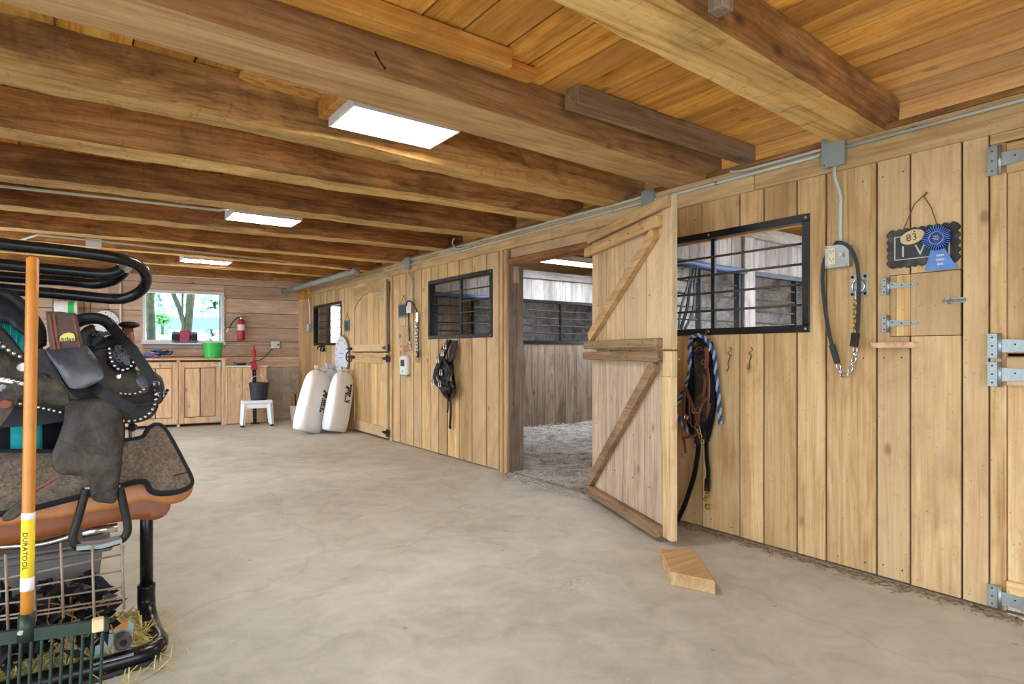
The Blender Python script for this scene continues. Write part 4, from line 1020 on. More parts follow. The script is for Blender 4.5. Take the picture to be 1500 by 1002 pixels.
for pts, off, wd in (([(1024, 505), (1021, 525), (1019, 560), (1020, 600), (1024, 640)], .03, .045), ([(1034, 500), (1030, 530), (1032, 570), (1030, 610), (1030, 650)], .035, .085), ([(1043, 502), (1048, 530), (1050, 570), (1046, 610), (1038, 645)], .03, .05), ([(1024, 505), (1030, 496), (1040, 498), (1046, 506)], .09, .04), ([(1030, 520), (1038, 516), (1046, 524), (1052, 560), (1053, 590), (1046, 615), (1036, 632)], .06, .022), ([(1022, 540), (1014, 580), (1014, 610), (1022, 640)], .05, .02)):
    MB().strap(spline(wp(pts, off), 5), wd, .007, (1, 0, 0)).build('strap', 'leather_worn' if wd == .085 else 'leather_dark', t)
MB().tube(spline(wp([(1028, 515), (1034, 508), (1042, 512), (1045, 520)], .07), 5), .004, 6).build('bit', 'chrome', t)
MB().tube(spline(wp([(1015, 605), (1018, 615), (1026, 625), (1033, 628)], .07), 5), .004, 6).build('bit', 'chrome', t)
t = thing('brown_halter', 'brown leather halter with patterned cheek pieces hanging on the hook', 'halter', w(1030, 650))
for pts, off, wd in (([(1049, 510), (1050, 525), (1048, 540)], .10, .026), ([(1043, 548), (1045, 560), (1042, 580)], .085, .018), ([(1014, 565), (1020, 580), (1028, 600), (1034, 618)], .08, .022), ([(1047, 582), (1040, 592), (1035, 604), (1033, 620)], .08, .018), ([(1010, 575), (1009, 600), (1012, 625)], .06, .014), ([(1050, 590), (1048, 600), (1046, 612)], .06, .026), ([(1010, 640), (1024, 638), (1036, 633)], .08, .016), ([(1011, 640), (1013, 652), (1014, 662)], .07, .016)):
    MB().strap(spline(wp(pts, off), 4), wd, .006, (1, 0, 0)).build('strap', 'leather_brown', t)
for a, b, r in ((1044, 530, .012), (1018, 563, .014), (1030, 601, .013), (1036, 600, .016), (1035, 624, .016), (1013, 666, .011)):
    c = w(a, b, .095); MB().tube([c + Vector((0, math.cos(q) * r, math.sin(q) * r * 1.2)) for q in [2 * PI * k / 12 for k in range(12)]], .003, 6, closed=True).build('ring', 'chrome', t)
for a, b in ((1029, 600), (1018, 610), (1049, 512)): MB().tube([w(a, b, .09) + Vector((0, y, z)) for y, z in ((-.014, -.01), (.014, -.01), (.014, .01), (-.014, .01))], .0028, 6, closed=True).build('buckle', 'silver', t)
t = thing('leather_lead', 'black leather lead with brass snap hanging below the brown halter', 'lead', w(1040, 740))
MB().strap(spline(wp([(1040, 645), (1041, 670), (1043, 690), (1042, 712)], .04), 4), .024, .012, (1, 0, 0)).build('strap', 'leather_dark', t); MB().strap([w(1043, 700, .045), w(1042, 718, .045)], .032, .018, (1, 0, 0)).build('keeper', 'leather_black', t)
for a, b, r in ((1042, 724, .016), (1039, 730, .012), (1042, 741, .016)):
    c = w(a, b, .04); MB().tube([c + Vector((0, math.cos(q) * r, math.sin(q) * r)) for q in [2 * PI * k / 12 for k in range(12)]], .005, 6, closed=True).build('snap_ring', 'brass', t)
for k, (a, b) in enumerate(((1038, 630), (1040, 637), (1043, 645))):
    c = w(a, b, .1); MB().tube([c + Vector((0, math.cos(q) * .01, math.sin(q) * .014)) for q in [2 * PI * j / 12 for j in range(12)]], .004, 6, closed=True).build('snap', 'brass' if k == 1 else 'silver', t)
t = thing('rein_strap', 'wide black rein strap curving down to the floor behind the open door', 'strap', w(1000, 760))
MB().strap(spline(wp([(1028, 640), (1026, 665), (1021, 695), (1012, 725), (1003, 748), (992, 768), (980, 772)], .03), 5), .03, .01, (1, 0, 0)).build('strap', 'leather_dark', t)
# dark bridle bundle under the second window
t = thing('black_halter_bundle', 'bundle of black halters hanging under the second barred window', 'halter', w(664, 627))
rr = random.Random(4)
for k in range(13):
    a0 = rr.uniform(660, 672); b = [(a0, 499), (a0 + rr.uniform(-7, 3), 520 + rr.uniform(-5, 5)), (rr.uniform(651, 673), 548 + rr.uniform(-6, 6)), (rr.uniform(650, 676), 568 + rr.uniform(-4, 4)), (rr.uniform(658, 668), 582 + rr.uniform(-3, 3))]
    MB().strap(spline(wp(b, [.03, .05 + .006 * k, .04 + .008 * k, .04 + .006 * k, .05]), 4), rr.uniform(.035, .06), .008, (1, rr.uniform(-.4, .4), 0)).build('strap', 'leather_black' if k % 3 else 'leather_dark', t)
MB().strap(spline(wp([(664, 582), (665, 600), (664, 622)], .04), 4), .028, .012, (1, 0, 0)).build('lead', 'leather_dark', t); MB().ball(w(664, 625, .04), .026, sq=(.6, 1, 1)).build('knob', 'leather_dark', t); MB().strap(spline(wp([(661, 582), (661, 595), (660, 604)], .04), 4), .016, .01, (1, 0, 0)).build('lead', 'leather_dark', t)
for a, b in ((667, 517), (671, 507), (660, 527), (665, 545), (653, 560), (663, 562)):
    MB().tube([w(a, b, .16) + Vector((0, y, z)) for y, z in ((-.022, -.03), (.022, -.03), (.022, .03), (-.022, .03))], .006, 6, closed=True).build('buckle', 'silver', t)
MB().strap([w(657, 563, .15), w(677, 570, .15)], .03, .012, (1, 0, 0)).build('keeper', 'leather_dark', t)

# round printed disc leaning on the wall hook by the far door
t = thing('round_dial', 'round white printed dial with brown rim beside the arched far door', 'dial', (WX, 8.88, .8))
MB().lathe([(.285, -.045), (.285, -.004)], 36, (WX, 8.86, 1.09), 'X').build('face', 'plate_white', t)
MB().tube([(WX - .03, 8.86 + .29 * math.cos(q), 1.09 + .29 * math.sin(q)) for q in [2 * PI * k / 40 for k in range(40)]], .016, 8, closed=True).build('rim', 'plate_rim', t, smooth=True)
m = MB(); rr = random.Random(2)
for k in range(14):
    q = 2 * PI * k / 14; a, b = 8.86 + .23 * math.cos(q), 1.09 + .23 * math.sin(q); m.box(WX - .047, WX - .045, a - .02, a + .02, b - .014, b + .014, 0)
m.box(WX - .047, WX - .045, 8.76, 8.96, 1.11, 1.13, 0).box(WX - .047, WX - .045, 8.80, 8.92, 1.05, 1.065, 0).build('printing', 'print_blue', t)

# ------------------------------------------------------------------ door stop block
blk = MB().prism([(2.37, 1.93), (2.447, 1.725), (2.763, 2.094), (2.60, 2.185)], lambda a, b, d: (a, b, d), 0.0, .066).build('wood_block', 'pine_X'); tag(blk, 'pale slanted offcut of timber on the floor at the open door corner', 'wood block')
bm = bmesh.new(); bm.from_mesh(blk.data); bmesh.ops.bevel(bm, geom=bm.edges[:], offset=.004, segments=1, affect='EDGES'); bm.to_mesh(blk.data); bm.free()

# ------------------------------------------------------------------ end wall furniture
def bl(x, off, z): return Vector((x, back_y(x, off), z))
DEP = .60
def cabinet(x0, x1, h, label):
    return thing('tack_cabinet', label, 'cabinet', (x0, back_y(x0, DEP), 0), BROT)
def cab_body(t, L, h, d=DEP - .03):
    MB().box(0, .02, 0, d, 0, h, .002).box(L - .02, L, 0, d, 0, h, .002).box(0.02, L - .02, d - .02, d, 0, h, .002).box(.02, L - .02, 0.02, d - .02, .04, .06, .002).build('body', 'cabinet_Z', t, local=True)
XA, XB, XC, XD = .10, 1.285, 1.925, 2.53
tA = cabinet(XA, XB, 1.02, 'wide plank cabinet behind the saddle, partly hidden'); LA = (XB - XA) * K; cab_body(tA, LA, 1.02)
def framed_door(t, a, b, z0, z1, panels, hinge_side=None):
    d = MB().box(a, a + .075, -.024, 0, z0, z1, .003).box(b - .075, b, -.024, 0, z0, z1, .003).box(a + .075, b - .075, -.024, 0, z0, z0 + .09, .003).box(a + .075, b - .075, -.024, 0, z1 - .09, z1, .003).build('door', 'cabinet_Z', t, local=True)
    n = panels; L = (b - a - .15) / n
    for i in range(n):
        o = MB().box(a + .075 + L * i + .006, a + .075 + L * (i + 1) - .006, -.012, 0, z0 + .098, z1 - .098, .003)
        o.v = [FRAME[t.name] @ v for v in o.v]; o.build('panel', 'cabinet_Z', d)
    if hinge_side is not None:
        for z in (z0 + .05, z1 - .05):
            s = -1 if hinge_side > (a + b) / 2 else 1
            o = MB().box(min(hinge_side, hinge_side + s * .03), max(hinge_side, hinge_side + s * .03), -.032, -.024, z - .04, z + .04, .001).prism([(hinge_side, z - .02), (hinge_side + s * .14, z - .005), (hinge_side + s * .14, z + .005), (hinge_side, z + .02)], lambda p, q, e: (p, e, q), -.031, -.025)
            o.v = [FRAME[t.name] @ v for v in o.v]; o.build('hinge', 'galvanised', d)
    return d
framed_door(tA, .02, LA * .5, .05, .99, 2); framed_door(tA, LA * .5 + .01, LA - .005, .05, .99, 2)
tB = cabinet(XB, XC, 1.02, 'plank cabinet with framed two panel door under the green bucket'); LB = (XC - XB) * K; cab_body(tB, LB, 1.02)
framed_door(tB, .008, LB - .062, .05, .99, 2, LB - .062); MB().box(LB - .058, LB, -.022, .0, .0, 1.02, .003).build('stile', 'cabinet_Z', tB, local=True)
wt = MB(); wt.prism([(XA, -.03), (XC + .02, -.03), (XC + .02, DEP - .025), (XA, DEP - .025)], lambda a, b, d: (a, back_y(a, DEP) + b, d), 1.02, 1.045)
tag(wt.build('worktop', 'cabinet_X'), 'long plank worktop over the two tall cabinets', 'worktop')
tC = cabinet(XC, XD, .905, 'lower plank cabinet with pale top behind the stool'); LC = (XD - XC) * K; cab_body(tC, LC, .905)
for a, b in zip([.0, .03, .25, .41, .44, LC - .0], [.03, .25, .41, .44, LC - .0]): MB().box(a + .002, b - .002, -.022, 0, .01, .90, .003).build('plank', 'cabinet_Z', tC, local=True)
MB().box(-.0, LC + .01, -.04, DEP - .04, .905, .925, .003).build('top', 'white_paint', tC, local=True)
# green tub
def bucket(name, c, r0, r1, h, mat, label, cat='bucket', bail=None, rim=.008, grp=None):
    t = thing(name, label, cat, c)
    MB().lathe([(r0, 0), (r1, h), (r1 + rim, h), (r1 + rim, h - .02), (r1 + .001, h - .022)] if False else [(r0 * .98, 0), (r0, .004), (r1, h - .025), (r1 + rim, h - .024), (r1 + rim, h), (r1 - .004, h), (r0 - .006, .012), (.001, .012)], 28, c).build('shell', mat, t, smooth=False)
    if bail:
        a = bail; pts = [(c[0] + r1 * math.cos(q) * .99 * math.cos(a), c[1] + r1 * math.cos(q) * .99 * math.sin(a), c[2] + h - .03 + math.sin(q) * r1 * .95) for q in [PI * k / 16 for k in range(17)]]
        MB().tube(pts, .005, 6).build('bail', 'chrome', t, smooth=True)
    return t
gx = 1.775; g = bl(gx, .47, 1.046); bucket('green_tub', g, .115, .145, .245, 'green_plastic', 'bright green plastic tub on the end of the worktop', rim=.006)
# pile of ropes on the worktop
rr = random.Random(7)
for k, (mt, lab) in enumerate((('rope_purple', 'purple lead rope coiled on the worktop below the window'), ('rope_white', 'white lead rope coiled on the worktop below the window'), ('leather_dark', 'black halter strap coiled on the worktop below the window'), ('rope_blue', 'blue lead rope coiled on the worktop below the window'))):
    t = thing('coiled_rope', lab, 'rope', bl(1.06, .4, 1.046)); pts = []
    for j in range(16):
        q = j * 1.05 + k * 1.4; r = rr.uniform(.05, .10); pts.append(bl(1.04 + .05 * (k - 1.5) + math.cos(q) * r * 1.5, .42 + math.sin(q) * r * .8, 1.062 + .012 * k + rr.uniform(0, .075)))
    MB().tube(spline(pts, 5), .011, 7).build('coil', mt, t, smooth=True)
    MB().lathe([(.012, 0), (.016, .01), (.016, .03), (.01, .04)], 8, pts[-1] + Vector((0, 0, 0)), 'X').build('snap', 'brass', t)
# radio on the sill
rx = 1.445; t = thing('portable_radio', 'red and grey portable radio on the window sill', 'radio', bl(rx, .03, 1.292), BROT)
MB().box(-.075, .075, -.05, .04, 0, .185, .012).build('body', 'radio_red', t, local=True)
for s in (-1, 1):
    o = MB().box(min(s * .075, s * .185), max(s * .075, s * .185), -.045, .035, .0, .175, .02).build('speaker', 'radio_grey', t, local=True)
    MB().lathe([(.05, -.052), (.055, -.046), (.055, -.04)], 18, (s * .13, 0, .085), 'Y').build('speaker_cone', 'print_black', t, local=True)
MB().box(-.05, .05, -.056, -.05, .07, .15, .003).build('cassette_door', 'radio_red', t, local=True); MB().box(-.06, .06, -.054, -.05, .02, .04, .002).build('buttons', 'radio_grey', t, local=True)
MB().tube([(-.13, .02, .17), (-.24, .03, .28)], .004, 6).build('antenna', 'black_steel', t, local=True); MB().tube([(-.07, 0, .18), (-.06, 0, .2), (.06, 0, .2), (.07, 0, .18)], .007, 6).build('handle', 'radio_red', t, local=True)
# fire extinguisher on the wall
ex = 2.255; c = bl(ex, .10, 1.37); t = thing('fire_extinguisher', 'red fire extinguisher hanging beside the window', 'fire extinguisher', c)
MB().lathe([(.048, -.035), (.056, -.025), (.058, 0), (.058, .26), (.05, .295), (.03, .32), (.02, .325)], 20, c).build('cylinder', 'red_paint', t, smooth=True)
MB().lathe([(.0585, .13), (.0592, .132), (.0592, .228), (.0585, .23)], 20, c).build('label_band', 'white_paint', t); MB().lathe([(.022, .32), (.024, .34), (.018, .36)], 12, c).build('valve', 'silver', t)
MB().strap([c + Vector((-.01, -.01, .355)), c + Vector((.05, -.02, .372)), c + Vector((.09, -.03, .362))], .018, .006, (0, 0, 1)).build('lever', 'black_steel', t); MB().strap([c + Vector((-.01, -.01, .362)), c + Vector((.04, -.02, .40)), c + Vector((.075, -.03, .415))], .018, .005, (0, 0, 1)).build('lever', 'red_paint', t)
MB().tube(spline([c + Vector(v) for v in ((-.01, 0, .345), (-.06, -.01, .34), (-.13, -.02, .27), (-.17, -.02, .2), (-.2, -.02, .15))], 5), .010, 8).build('hose', 'black_rubber', t, smooth=True); MB().tube([c + Vector((-.195, -.02, .16)), c + Vector((-.225, -.02, .1))], [.011, .016], 8).build('nozzle', 'white_paint', t)
MB().box(c.x - .02, c.x + .02, c.y + .05, c.y + .095, c.z + .1, c.z + .34, .003).build('bracket', 'black_steel', t)
# end wall outlet and conduit
c = bl(2.80, .045, 1.2); t = thing('power_outlet', 'grey outlet box on the end wall above the stool', 'outlet', c, BROT); MB().box(-.075, .075, 0, .044, 0, .13, .004).build('box', 'galvanised', t, local=True); MB().box(-.068, .068, -.005, 0, .007, .123, .003).build('cover', 'white_paint', t, local=True); MB().box(-.02, .02, -.009, -.005, .025, .105, .003).build('receptacle', 'ivory_plastic', t, local=True); MB().box(.035, .055, -.014, -.005, .05, .085, .003).build('switch', 'print_black', t, local=True)
conduit([bl(1.9, .012, 1.268), bl(2.72, .012, 1.262)], .009, 'thin conduit along the end wall leading to the outlet')
conduit([bl(2.4, .012, .96), bl(2.6, .014, 1.02), bl(2.76, .03, 1.2)], .006, 'loose cable rising along the end wall to the outlet', 'black_rubber')
conduit([bl(.585, .02, 1.3), bl(.585, .02, 2.42)], .014, 'vertical white conduit on the end wall beside the window', 'white_paint')
# stool, black bucket, farm jack
p = on_z(357, 626); q2 = on_z(393, 621.5)
sx, sy = 2.29, 9.84; t = thing('step_stool', 'white plastic step stool with the black bucket on it', 'stool', (sx, sy, 0), -.18)
MB().box(-.225, .225, -.13, .13, .345, .40, .02).build('top', 'stool_plastic', t, local=True)
for a in (-1, 1):
    for b in (-1, 1):
        lg = MB().tube([(a * .18, b * .10, .35), (a * .205, b * .12, .03)], [.045, .034], 4).build('leg', 'stool_plastic', t, local=True)
        o = MB().lathe([(.026, 0), (.028, .004), (.028, .03)], 12, (a * .207, b * .121, 0)); o.v = [FRAME[t.name] @ v for v in o.v]; o.build('rubber_foot', 'black_rubber', lg)
MB().box(-.17, .17, -.115, -.09, .28, .35, .004).build('apron', 'stool_plastic', t, local=True); MB().box(-.17, .17, .09, .115, .28, .35, .004).build('apron', 'stool_plastic', t, local=True)
bc = Vector((2.32, 9.84, .401)); t = bucket('rubber_bucket', bc, .115, .142, .27, 'black_rubber', 'black rubber bucket with wire bail standing on the white stool', bail=-.5, rim=.006)
MB().box(bc.x - .03, bc.x + .03, bc.y - .14, bc.y - .135, bc.z + .13, bc.z + .14, .001).box(bc.x - .005, bc.x + .005, bc.y - .138, bc.y - .133, bc.z + .08, bc.z + .13, .001).build('moulded_mark', 'leather_black', t)
jx = 2.33; t = thing('farm_jack', 'tall black farm jack with red head leaning on the lower cabinet', 'jack', bl(jx, DEP + .1, 0))
jb = lambda z, dx=0, dy=0: bl(jx + dx, DEP + .1 - .06 * z / 1.2 + dy, z)
m = MB().strap([jb(0.02), jb(1.0)], .05, .03, (0, 1, 0)).build('bar', 'black_steel', t); MB().strap([jb(.0), jb(.02)], .12, .09, (0, 1, 0)).build('foot', 'black_steel', t)
m = MB()
for k in range(16): m.ball(jb(.1 + .055 * k, 0, .016), .008)
m.build('holes', 'grey_box', t); MB().strap([jb(.86), jb(.96)], .085, .07, (0, 1, 0)).build('runner', 'red_paint', t); MB().tube([jb(.95, .0, .03), jb(1.24, -.01, .03)], .018, 8).build('handle', 'red_paint', t); MB().strap([jb(1.08), jb(1.18)], .05, .05, (0, 1, 0)).build('top_clamp', 'red_paint', t)
c = bl(2.19, .42, .926); t = thing('clipper', 'small dark clipper tool lying on the lower cabinet top', 'tool', c); MB().tube([c + Vector((-.07, 0, .02)), c + Vector((.07, -.02, .02))], [.018, .024], 8).build('body', 'black_rubber', t); MB().tube([c + Vector((-.07, 0, .02)), c + Vector((-.11, .01, .05))], [.018, .012], 8).build('head', 'slate_blue', t)
# tool tub in the corner
c = Vector((3.03, 10.32, 0)); t = bucket('tool_pail', c, .085, .105, .24, 'white_paint', 'small white pail of hand tools in the corner behind the feed sacks', 'pail')
for k, (dx, dy, l_, mt) in enumerate(((-.05, 0, .16, 'handle_wood'), (-.02, -.03, .2, 'black_rubber'), (.03, .02, .14, 'handle_wood'))): MB().tube([c + Vector((dx * .6, dy, .05)), c + Vector((dx * 1.7, dy - .02, .24 + l_))], .012, 6).build('tool', mt, t)
MB().box(c.x - .04, c.x + .04, c.y - .101, c.y - .097, .07, .16, .001).build('label', 'print_blue', t)
# paper towel on wire rack, round plate on the end wall
c = bl(-.08, .12, 1.80); t = thing('paper_towel', 'paper towel roll with green band in a wire rack above the saddle', 'paper towel', c); d = Vector((1, BK, 0)).normalized()
MB().tube([c - d * .145, c + d * .13], .095, 18).build('roll', 'paper', t, smooth=False); MB().tube([c + d * .02, c + d * .095], .0965, 18).build('wrapper_band', 'green_plastic', t)
wr = thing('wire_rack', 'black wire rack on the end wall holding the paper towel', 'rack', bl(-.08, .01, 1.62))
for k in range(7): xx = -.25 + .075 * k; MB().tube([bl(xx, .015, 1.94), bl(xx, .015, 1.60)], .004, 6).build('wire', 'black_steel', wr)
for z in (1.94, 1.68): MB().tube([bl(-.26, .015, z), bl(.24, .015, z)], .005, 6).build('wire', 'black_steel', wr)
MB().box(-.2, .2, -.02, .0, .0, .0, 0) if False else None
MB().box(-.27, .22, 11.0, 11.12, 1.635, 1.66, .003).build('shelf', 'black_steel', wr)
c = bl(.39, .02, 1.6); t = thing('wall_clock', 'round white clock on the end wall above the saddle horn', 'clock', c); MB().lathe([(.18, -.03), (.185, -.02), (.185, .015)], 32, c, 'Y').build('case', 'grey_box', t); MB().lathe([(.001, -.034), (.172, -.034), (.172, -.03)], 32, c, 'Y').build('face', 'paper', t)
m = MB()
for k in range(12): q = 2 * PI * k / 12; m.ball((c.x + .145 * math.sin(q), c.y - .035, c.z + .145 * math.cos(q)), .009)
m.build('hour_marks', 'print_black', t); MB().strap([c + Vector((0, -.037, 0)), c + Vector((.03, -.037, .11))], .01, .003, (0, 1, 0)).build('hand', 'print_black', t); MB().strap([c + Vector((0, -.037, 0)), c + Vector((-.08, -.037, .03))], .012, .003, (0, 1, 0)).build('hand', 'print_black', t)
c = bl(.72, .3, 1.046); t = thing('white_canister', 'tall white canister standing beside the window on the worktop', 'canister', c); MB().lathe([(.06, 0), (.065, .01), (.065, .19), (.05, .21), (.02, .215)], 18, c).build('body', 'white_paint', t); MB().lathe([(.03, .21), (.03, .25), (.025, .255)], 14, c).build('cap', 'white_paint', t)

# ------------------------------------------------------------------ feed sacks
def sack(base, rz, lean, wd, dp, ht, label, mat='bag_plastic', seed=1, prints=()):
    t = thing('feed_sack', label, 'sack', base, rz, ry=lean, group='feed sacks leaning by the far door')
    rr = random.Random(seed); vs = []; fs = []; n = 28
    prof = [(0, .86, .7), (.02, .95, .9), (.10, 1, 1.05), (.3, 1.0, 1.08), (.55, .99, 1.02), (.72, .97, .9), (.84, .92, .66), (.9, .8, .4), (.935, .55, .24), (.955, .42, .2), (.985, .6, .24), (1.0, .66, .16)]
    for hh, a, b in prof:
        for j in range(n):
            q = 2 * PI * j / n; cx_, sy_ = math.cos(q), math.sin(q)
            e = .5 if hh < .85 else .8
            x = wd / 2 * a * math.copysign(abs(cx_) ** e, cx_); y = dp / 2 * b * math.copysign(abs(sy_) ** e, sy_)
            wr_ = .006 * math.sin(q * 7 + hh * 14 + seed) + rr.uniform(-.003, .003)
            vs.append((x + wr_, y + wr_, ht * hh + (rr.uniform(-.02, .02) if hh > .94 else 0)))
    m = len(prof)
    for i in range(m - 1):
        for j in range(n): fs.append((i * n + j, i * n + (j + 1) % n, i * n + n + (j + 1) % n, i * n + n + j))
    fs += [tuple(reversed(range(n))), tuple(range((m - 1) * n, m * n))]
    MB().add(vs, fs).build('bag', mat, t, smooth=True, local=True)
    MB().tube([(wd * .23 * math.cos(q), dp * .115 * math.sin(q), ht * .948) for q in [2 * PI * k / 16 for k in range(16)]], .006, 6, closed=True).build('tie', 'grey_box', t, local=True)
    for (u, side, z0, z1, cols) in prints:
        mm = MB()
        for ci in range(cols):
            z = z0
            while z < z1:
                L = rr.uniform(.012, .03)
                if rr.random() < .82:
                    a = u + ci * .036
                    mm.box(a, a + .024, -dp * .5 * 1.075 - .004, -dp * .5 * 1.075 + .012, z, z + L, 0) if side == 'F' else mm.box(wd / 2 - .01, wd / 2 + .006, a, a + .024, z, z + L, 0)
                z += L + .008
        mm.build('printing', 'print_black', t, local=True)
    return t
sack((2.62, 8.46, .03), .45, .30, .40, .26, .93, 'plump white feed sack nearest the viewer leaning by the far door', seed=1, prints=[(.02, 'F', .30, .58, 3)])
sack((2.95, 8.29, .03), .40, .24, .35, .22, .90, 'white feed sack standing against the arched far door frame', seed=2, prints=[(-.02, 'F', .42, .68, 3)])
sack((2.93, 8.80, .03), .3, .20, .32, .22, .93, 'lilac white feed sack wedged between the others and the wall', 'bag_film', 3, prints=[(-.02, 'F', .35, .7, 1)])

# ------------------------------------------------------------------ outside the end window
def tree(base, pts, radii, label):
    t = thing('tree', label, 'tree', base, group='trees outside the end window')
    MB().tube(spline(pts, 5), [radii[0] + (radii[1] - radii[0]) * i / (5 * (len(pts) - 1)) for i in range(5 * (len(pts) - 1) + 1)], 10).build('trunk', 'bark', t, smooth=True); return t
def oo(px, py, y): return on_y(px, py, y)
tr = tree(oo(222, 500, 14.5), [oo(222, 530, 14.5), oo(221, 480, 14.5), oo(220, 440, 14.5), oo(223, 400, 14.5), oo(224, 330, 14.5), oo(225, 250, 14.5)], (.09, .075), 'straight greenish tree trunk nearer the saddle seen through the end window')
tr2 = tree(oo(275, 500, 15), [oo(274, 530, 15), oo(275, 490, 15), oo(278, 450, 15), oo(281, 410, 15), oo(284, 330, 15), oo(286, 250, 15)], (.075, .1), 'forked green tree behind the window bar seen through the end window')
MB().tube(spline([oo(268, 470, 15), oo(262, 450, 15), oo(254, 430, 15), oo(248, 400, 15), oo(240, 330, 15)], 4), .05, 8).build('branch', 'bark', tr2, smooth=True); MB().tube(spline([oo(273, 486, 15), oo(266, 462, 15)], 3), .05, 8).build('branch', 'bark', tr2, smooth=True)
def crown(parent, c, r, n, seed):
    rr = random.Random(seed); vs = []; fs = []
    for k in range(n):
        d = Vector((rr.gauss(0, 1), rr.gauss(0, 1), rr.gauss(0, 1))).normalized() * r * rr.uniform(.3, 1); p = c + d; a = Vector((rr.uniform(-1, 1), rr.uniform(-1, 1), rr.uniform(-1, 1))).normalized() * .07; b = a.orthogonal().normalized() * .05
        o = len(vs); vs += [p - a, p + b, p + a, p - b]; fs.append((o, o + 1, o + 2, o + 3))
    o = MB().add(vs, fs).build('foliage', 'leaf', parent, fix=False); o['kind'] = 'stuff'
crown(tr, oo(215, 200, 14.5), .6, 700, 1); crown(tr2, oo(300, 190, 15), .6, 700, 2)
bs = thing('bush', 'small bright green bush beyond the yard through the window', 'bush', oo(238, 475, 22)); crown(bs, oo(238, 466, 22), .26, 160, 3); MB().tube([oo(238, 490, 22), oo(238, 468, 22)], .04, 6).build('stem', 'bark', bs)
fb = thing('yard_fence', 'pale blue picket fence across the yard outside the window', 'fence', oo(250, 480, 24))
for k in range(34):
    px = 222 + k * 3.1; a, b = oo(px, 482, 24), oo(px, 465, 24); MB().box(a.x - .035, a.x + .035, 23.98, 24.02, a.z, b.z, .004).build('picket', 'fence_blue', fb)
a, b = oo(222, 470, 24), oo(328, 470, 24); B('fence_rail', 'fence_blue', fb, a.x, b.x, 24.02, 24.06, a.z - .04, a.z + .04); a, b = oo(222, 479, 24), oo(328, 479, 24); B('fence_rail', 'fence_blue', fb, a.x, b.x, 24.02, 24.06, a.z - .04, a.z + .04)

for k, (px, py, y, r, lab) in enumerate(((215, 440, 34, 2.4, 'pale far tree beyond the fence nearest the saddle side of the window'), (262, 446, 38, 2.2, 'pale far tree beyond the fence behind the window bar'), (312, 436, 36, 2.6, 'pale far tree beyond the fence near the extinguisher side of the window'))):
    c = oo(px, py, y); t = thing('far_tree', lab, 'tree', (c.x, y, 1.0), group='far trees outside the end window')
    rr = random.Random(60 + k); vs = []; fs = []
    for q in range(1500):
        d = Vector((rr.gauss(0, 1), rr.gauss(0, 1), rr.gauss(0, .8))).normalized() * r * rr.uniform(.35, 1); p = c + Vector((d.x, d.y * .4, d.z)); a = Vector((rr.uniform(-1, 1), rr.uniform(-.4, .4), rr.uniform(-1, 1))).normalized() * .2; b = a.cross(Vector((0, 1, 0))).normalized() * .13
        o = len(vs); vs += [p - a, p + b, p + a, p - b]; fs.append((o, o + 1, o + 2, o + 3))
    f_ = MB().add(vs, fs).build('foliage', 'far_leaf', t, fix=False); f_['kind'] = 'stuff'
    MB().tube([(c.x, y, .8), (c.x, y, c.z)], .14, 8).build('trunk', 'bark', t)

# small fittings: nail in the sawn beam, peg in the golden beam, tack hung inside the near stall
p = on_z(545, 92, 2.262); t = thing('beam_nail', 'bent black nail sticking out of the sawn beam', 'nail', p); MB().tube(spline([p + Vector((0, -.03, .03)), p + Vector((.01, -.04, 0)), p + Vector((.03, -.05, -.03))], 3), .004, 6).build('shank', 'black_steel', t); MB().ball(p + Vector((.03, -.05, -.032)), .007).build('head', 'black_steel', t)
t = thing('beam_peg', 'short dark timber peg on the thick golden beam', 'peg', (1.72, 1.2, 2.28)); MB().box(1.70, 1.76, 1.17, 1.235, 2.275, 2.40, .004).build('shank', 'worn_Z', t); MB().box(1.695, 1.765, 1.165, 1.24, 2.40, 2.43, .004).build('head', 'worn_Z', t)
t = thing('stall_tack', 'black straps hanging inside the stall behind the near barred window', 'tack', (4.05, 3.1, 1.4))
for k, (dx, w_) in enumerate(((0, .03), (.04, .02), (-.05, .02), (.02, .02))): MB().strap(spline([(4.12 + dx, 3.12 - .01 * k, 1.84), (4.06 + dx, 3.1 - .01 * k, 1.7), (4.02 + dx * 2, 3.1 - .01 * k, 1.5), (3.95 + dx, 3.11 - .01 * k, 1.33)], 5), w_, .008, (0, 1, 0)).build('strap', 'leather_dark', t)
MB().tube([(4.05, 3.13, 1.85), (4.2, 3.13, 1.85)], .006, 6).build('hook', 'black_steel', t)
db = MB(); rr = random.Random(77)
for k in range(420):
    x_, y_ = rr.uniform(.2, 3.2), rr.uniform(.9, 8.0)
    if k < 70: x_, y_ = 1.98 + rr.gauss(0, .07), 2.2 + rr.gauss(0, .06)
    L = rr.uniform(.004, .012) if k < 70 else rr.choice((.004, .006, .02)); q = rr.uniform(0, PI); a = Vector((math.cos(q) * L, math.sin(q) * L, .001)); b = Vector((-math.sin(q), math.cos(q), 0)) * (.003 if k < 70 else .0018); p = Vector((x_, y_, .003)); db.add([p - a, p + b, p + a, p - b], [(0, 1, 2, 3)])
tag(db.build('floor_litter', 'shaving', fix=False), 'tiny flecks of straw and shavings strewn over the concrete', 'litter', kind='stuff')

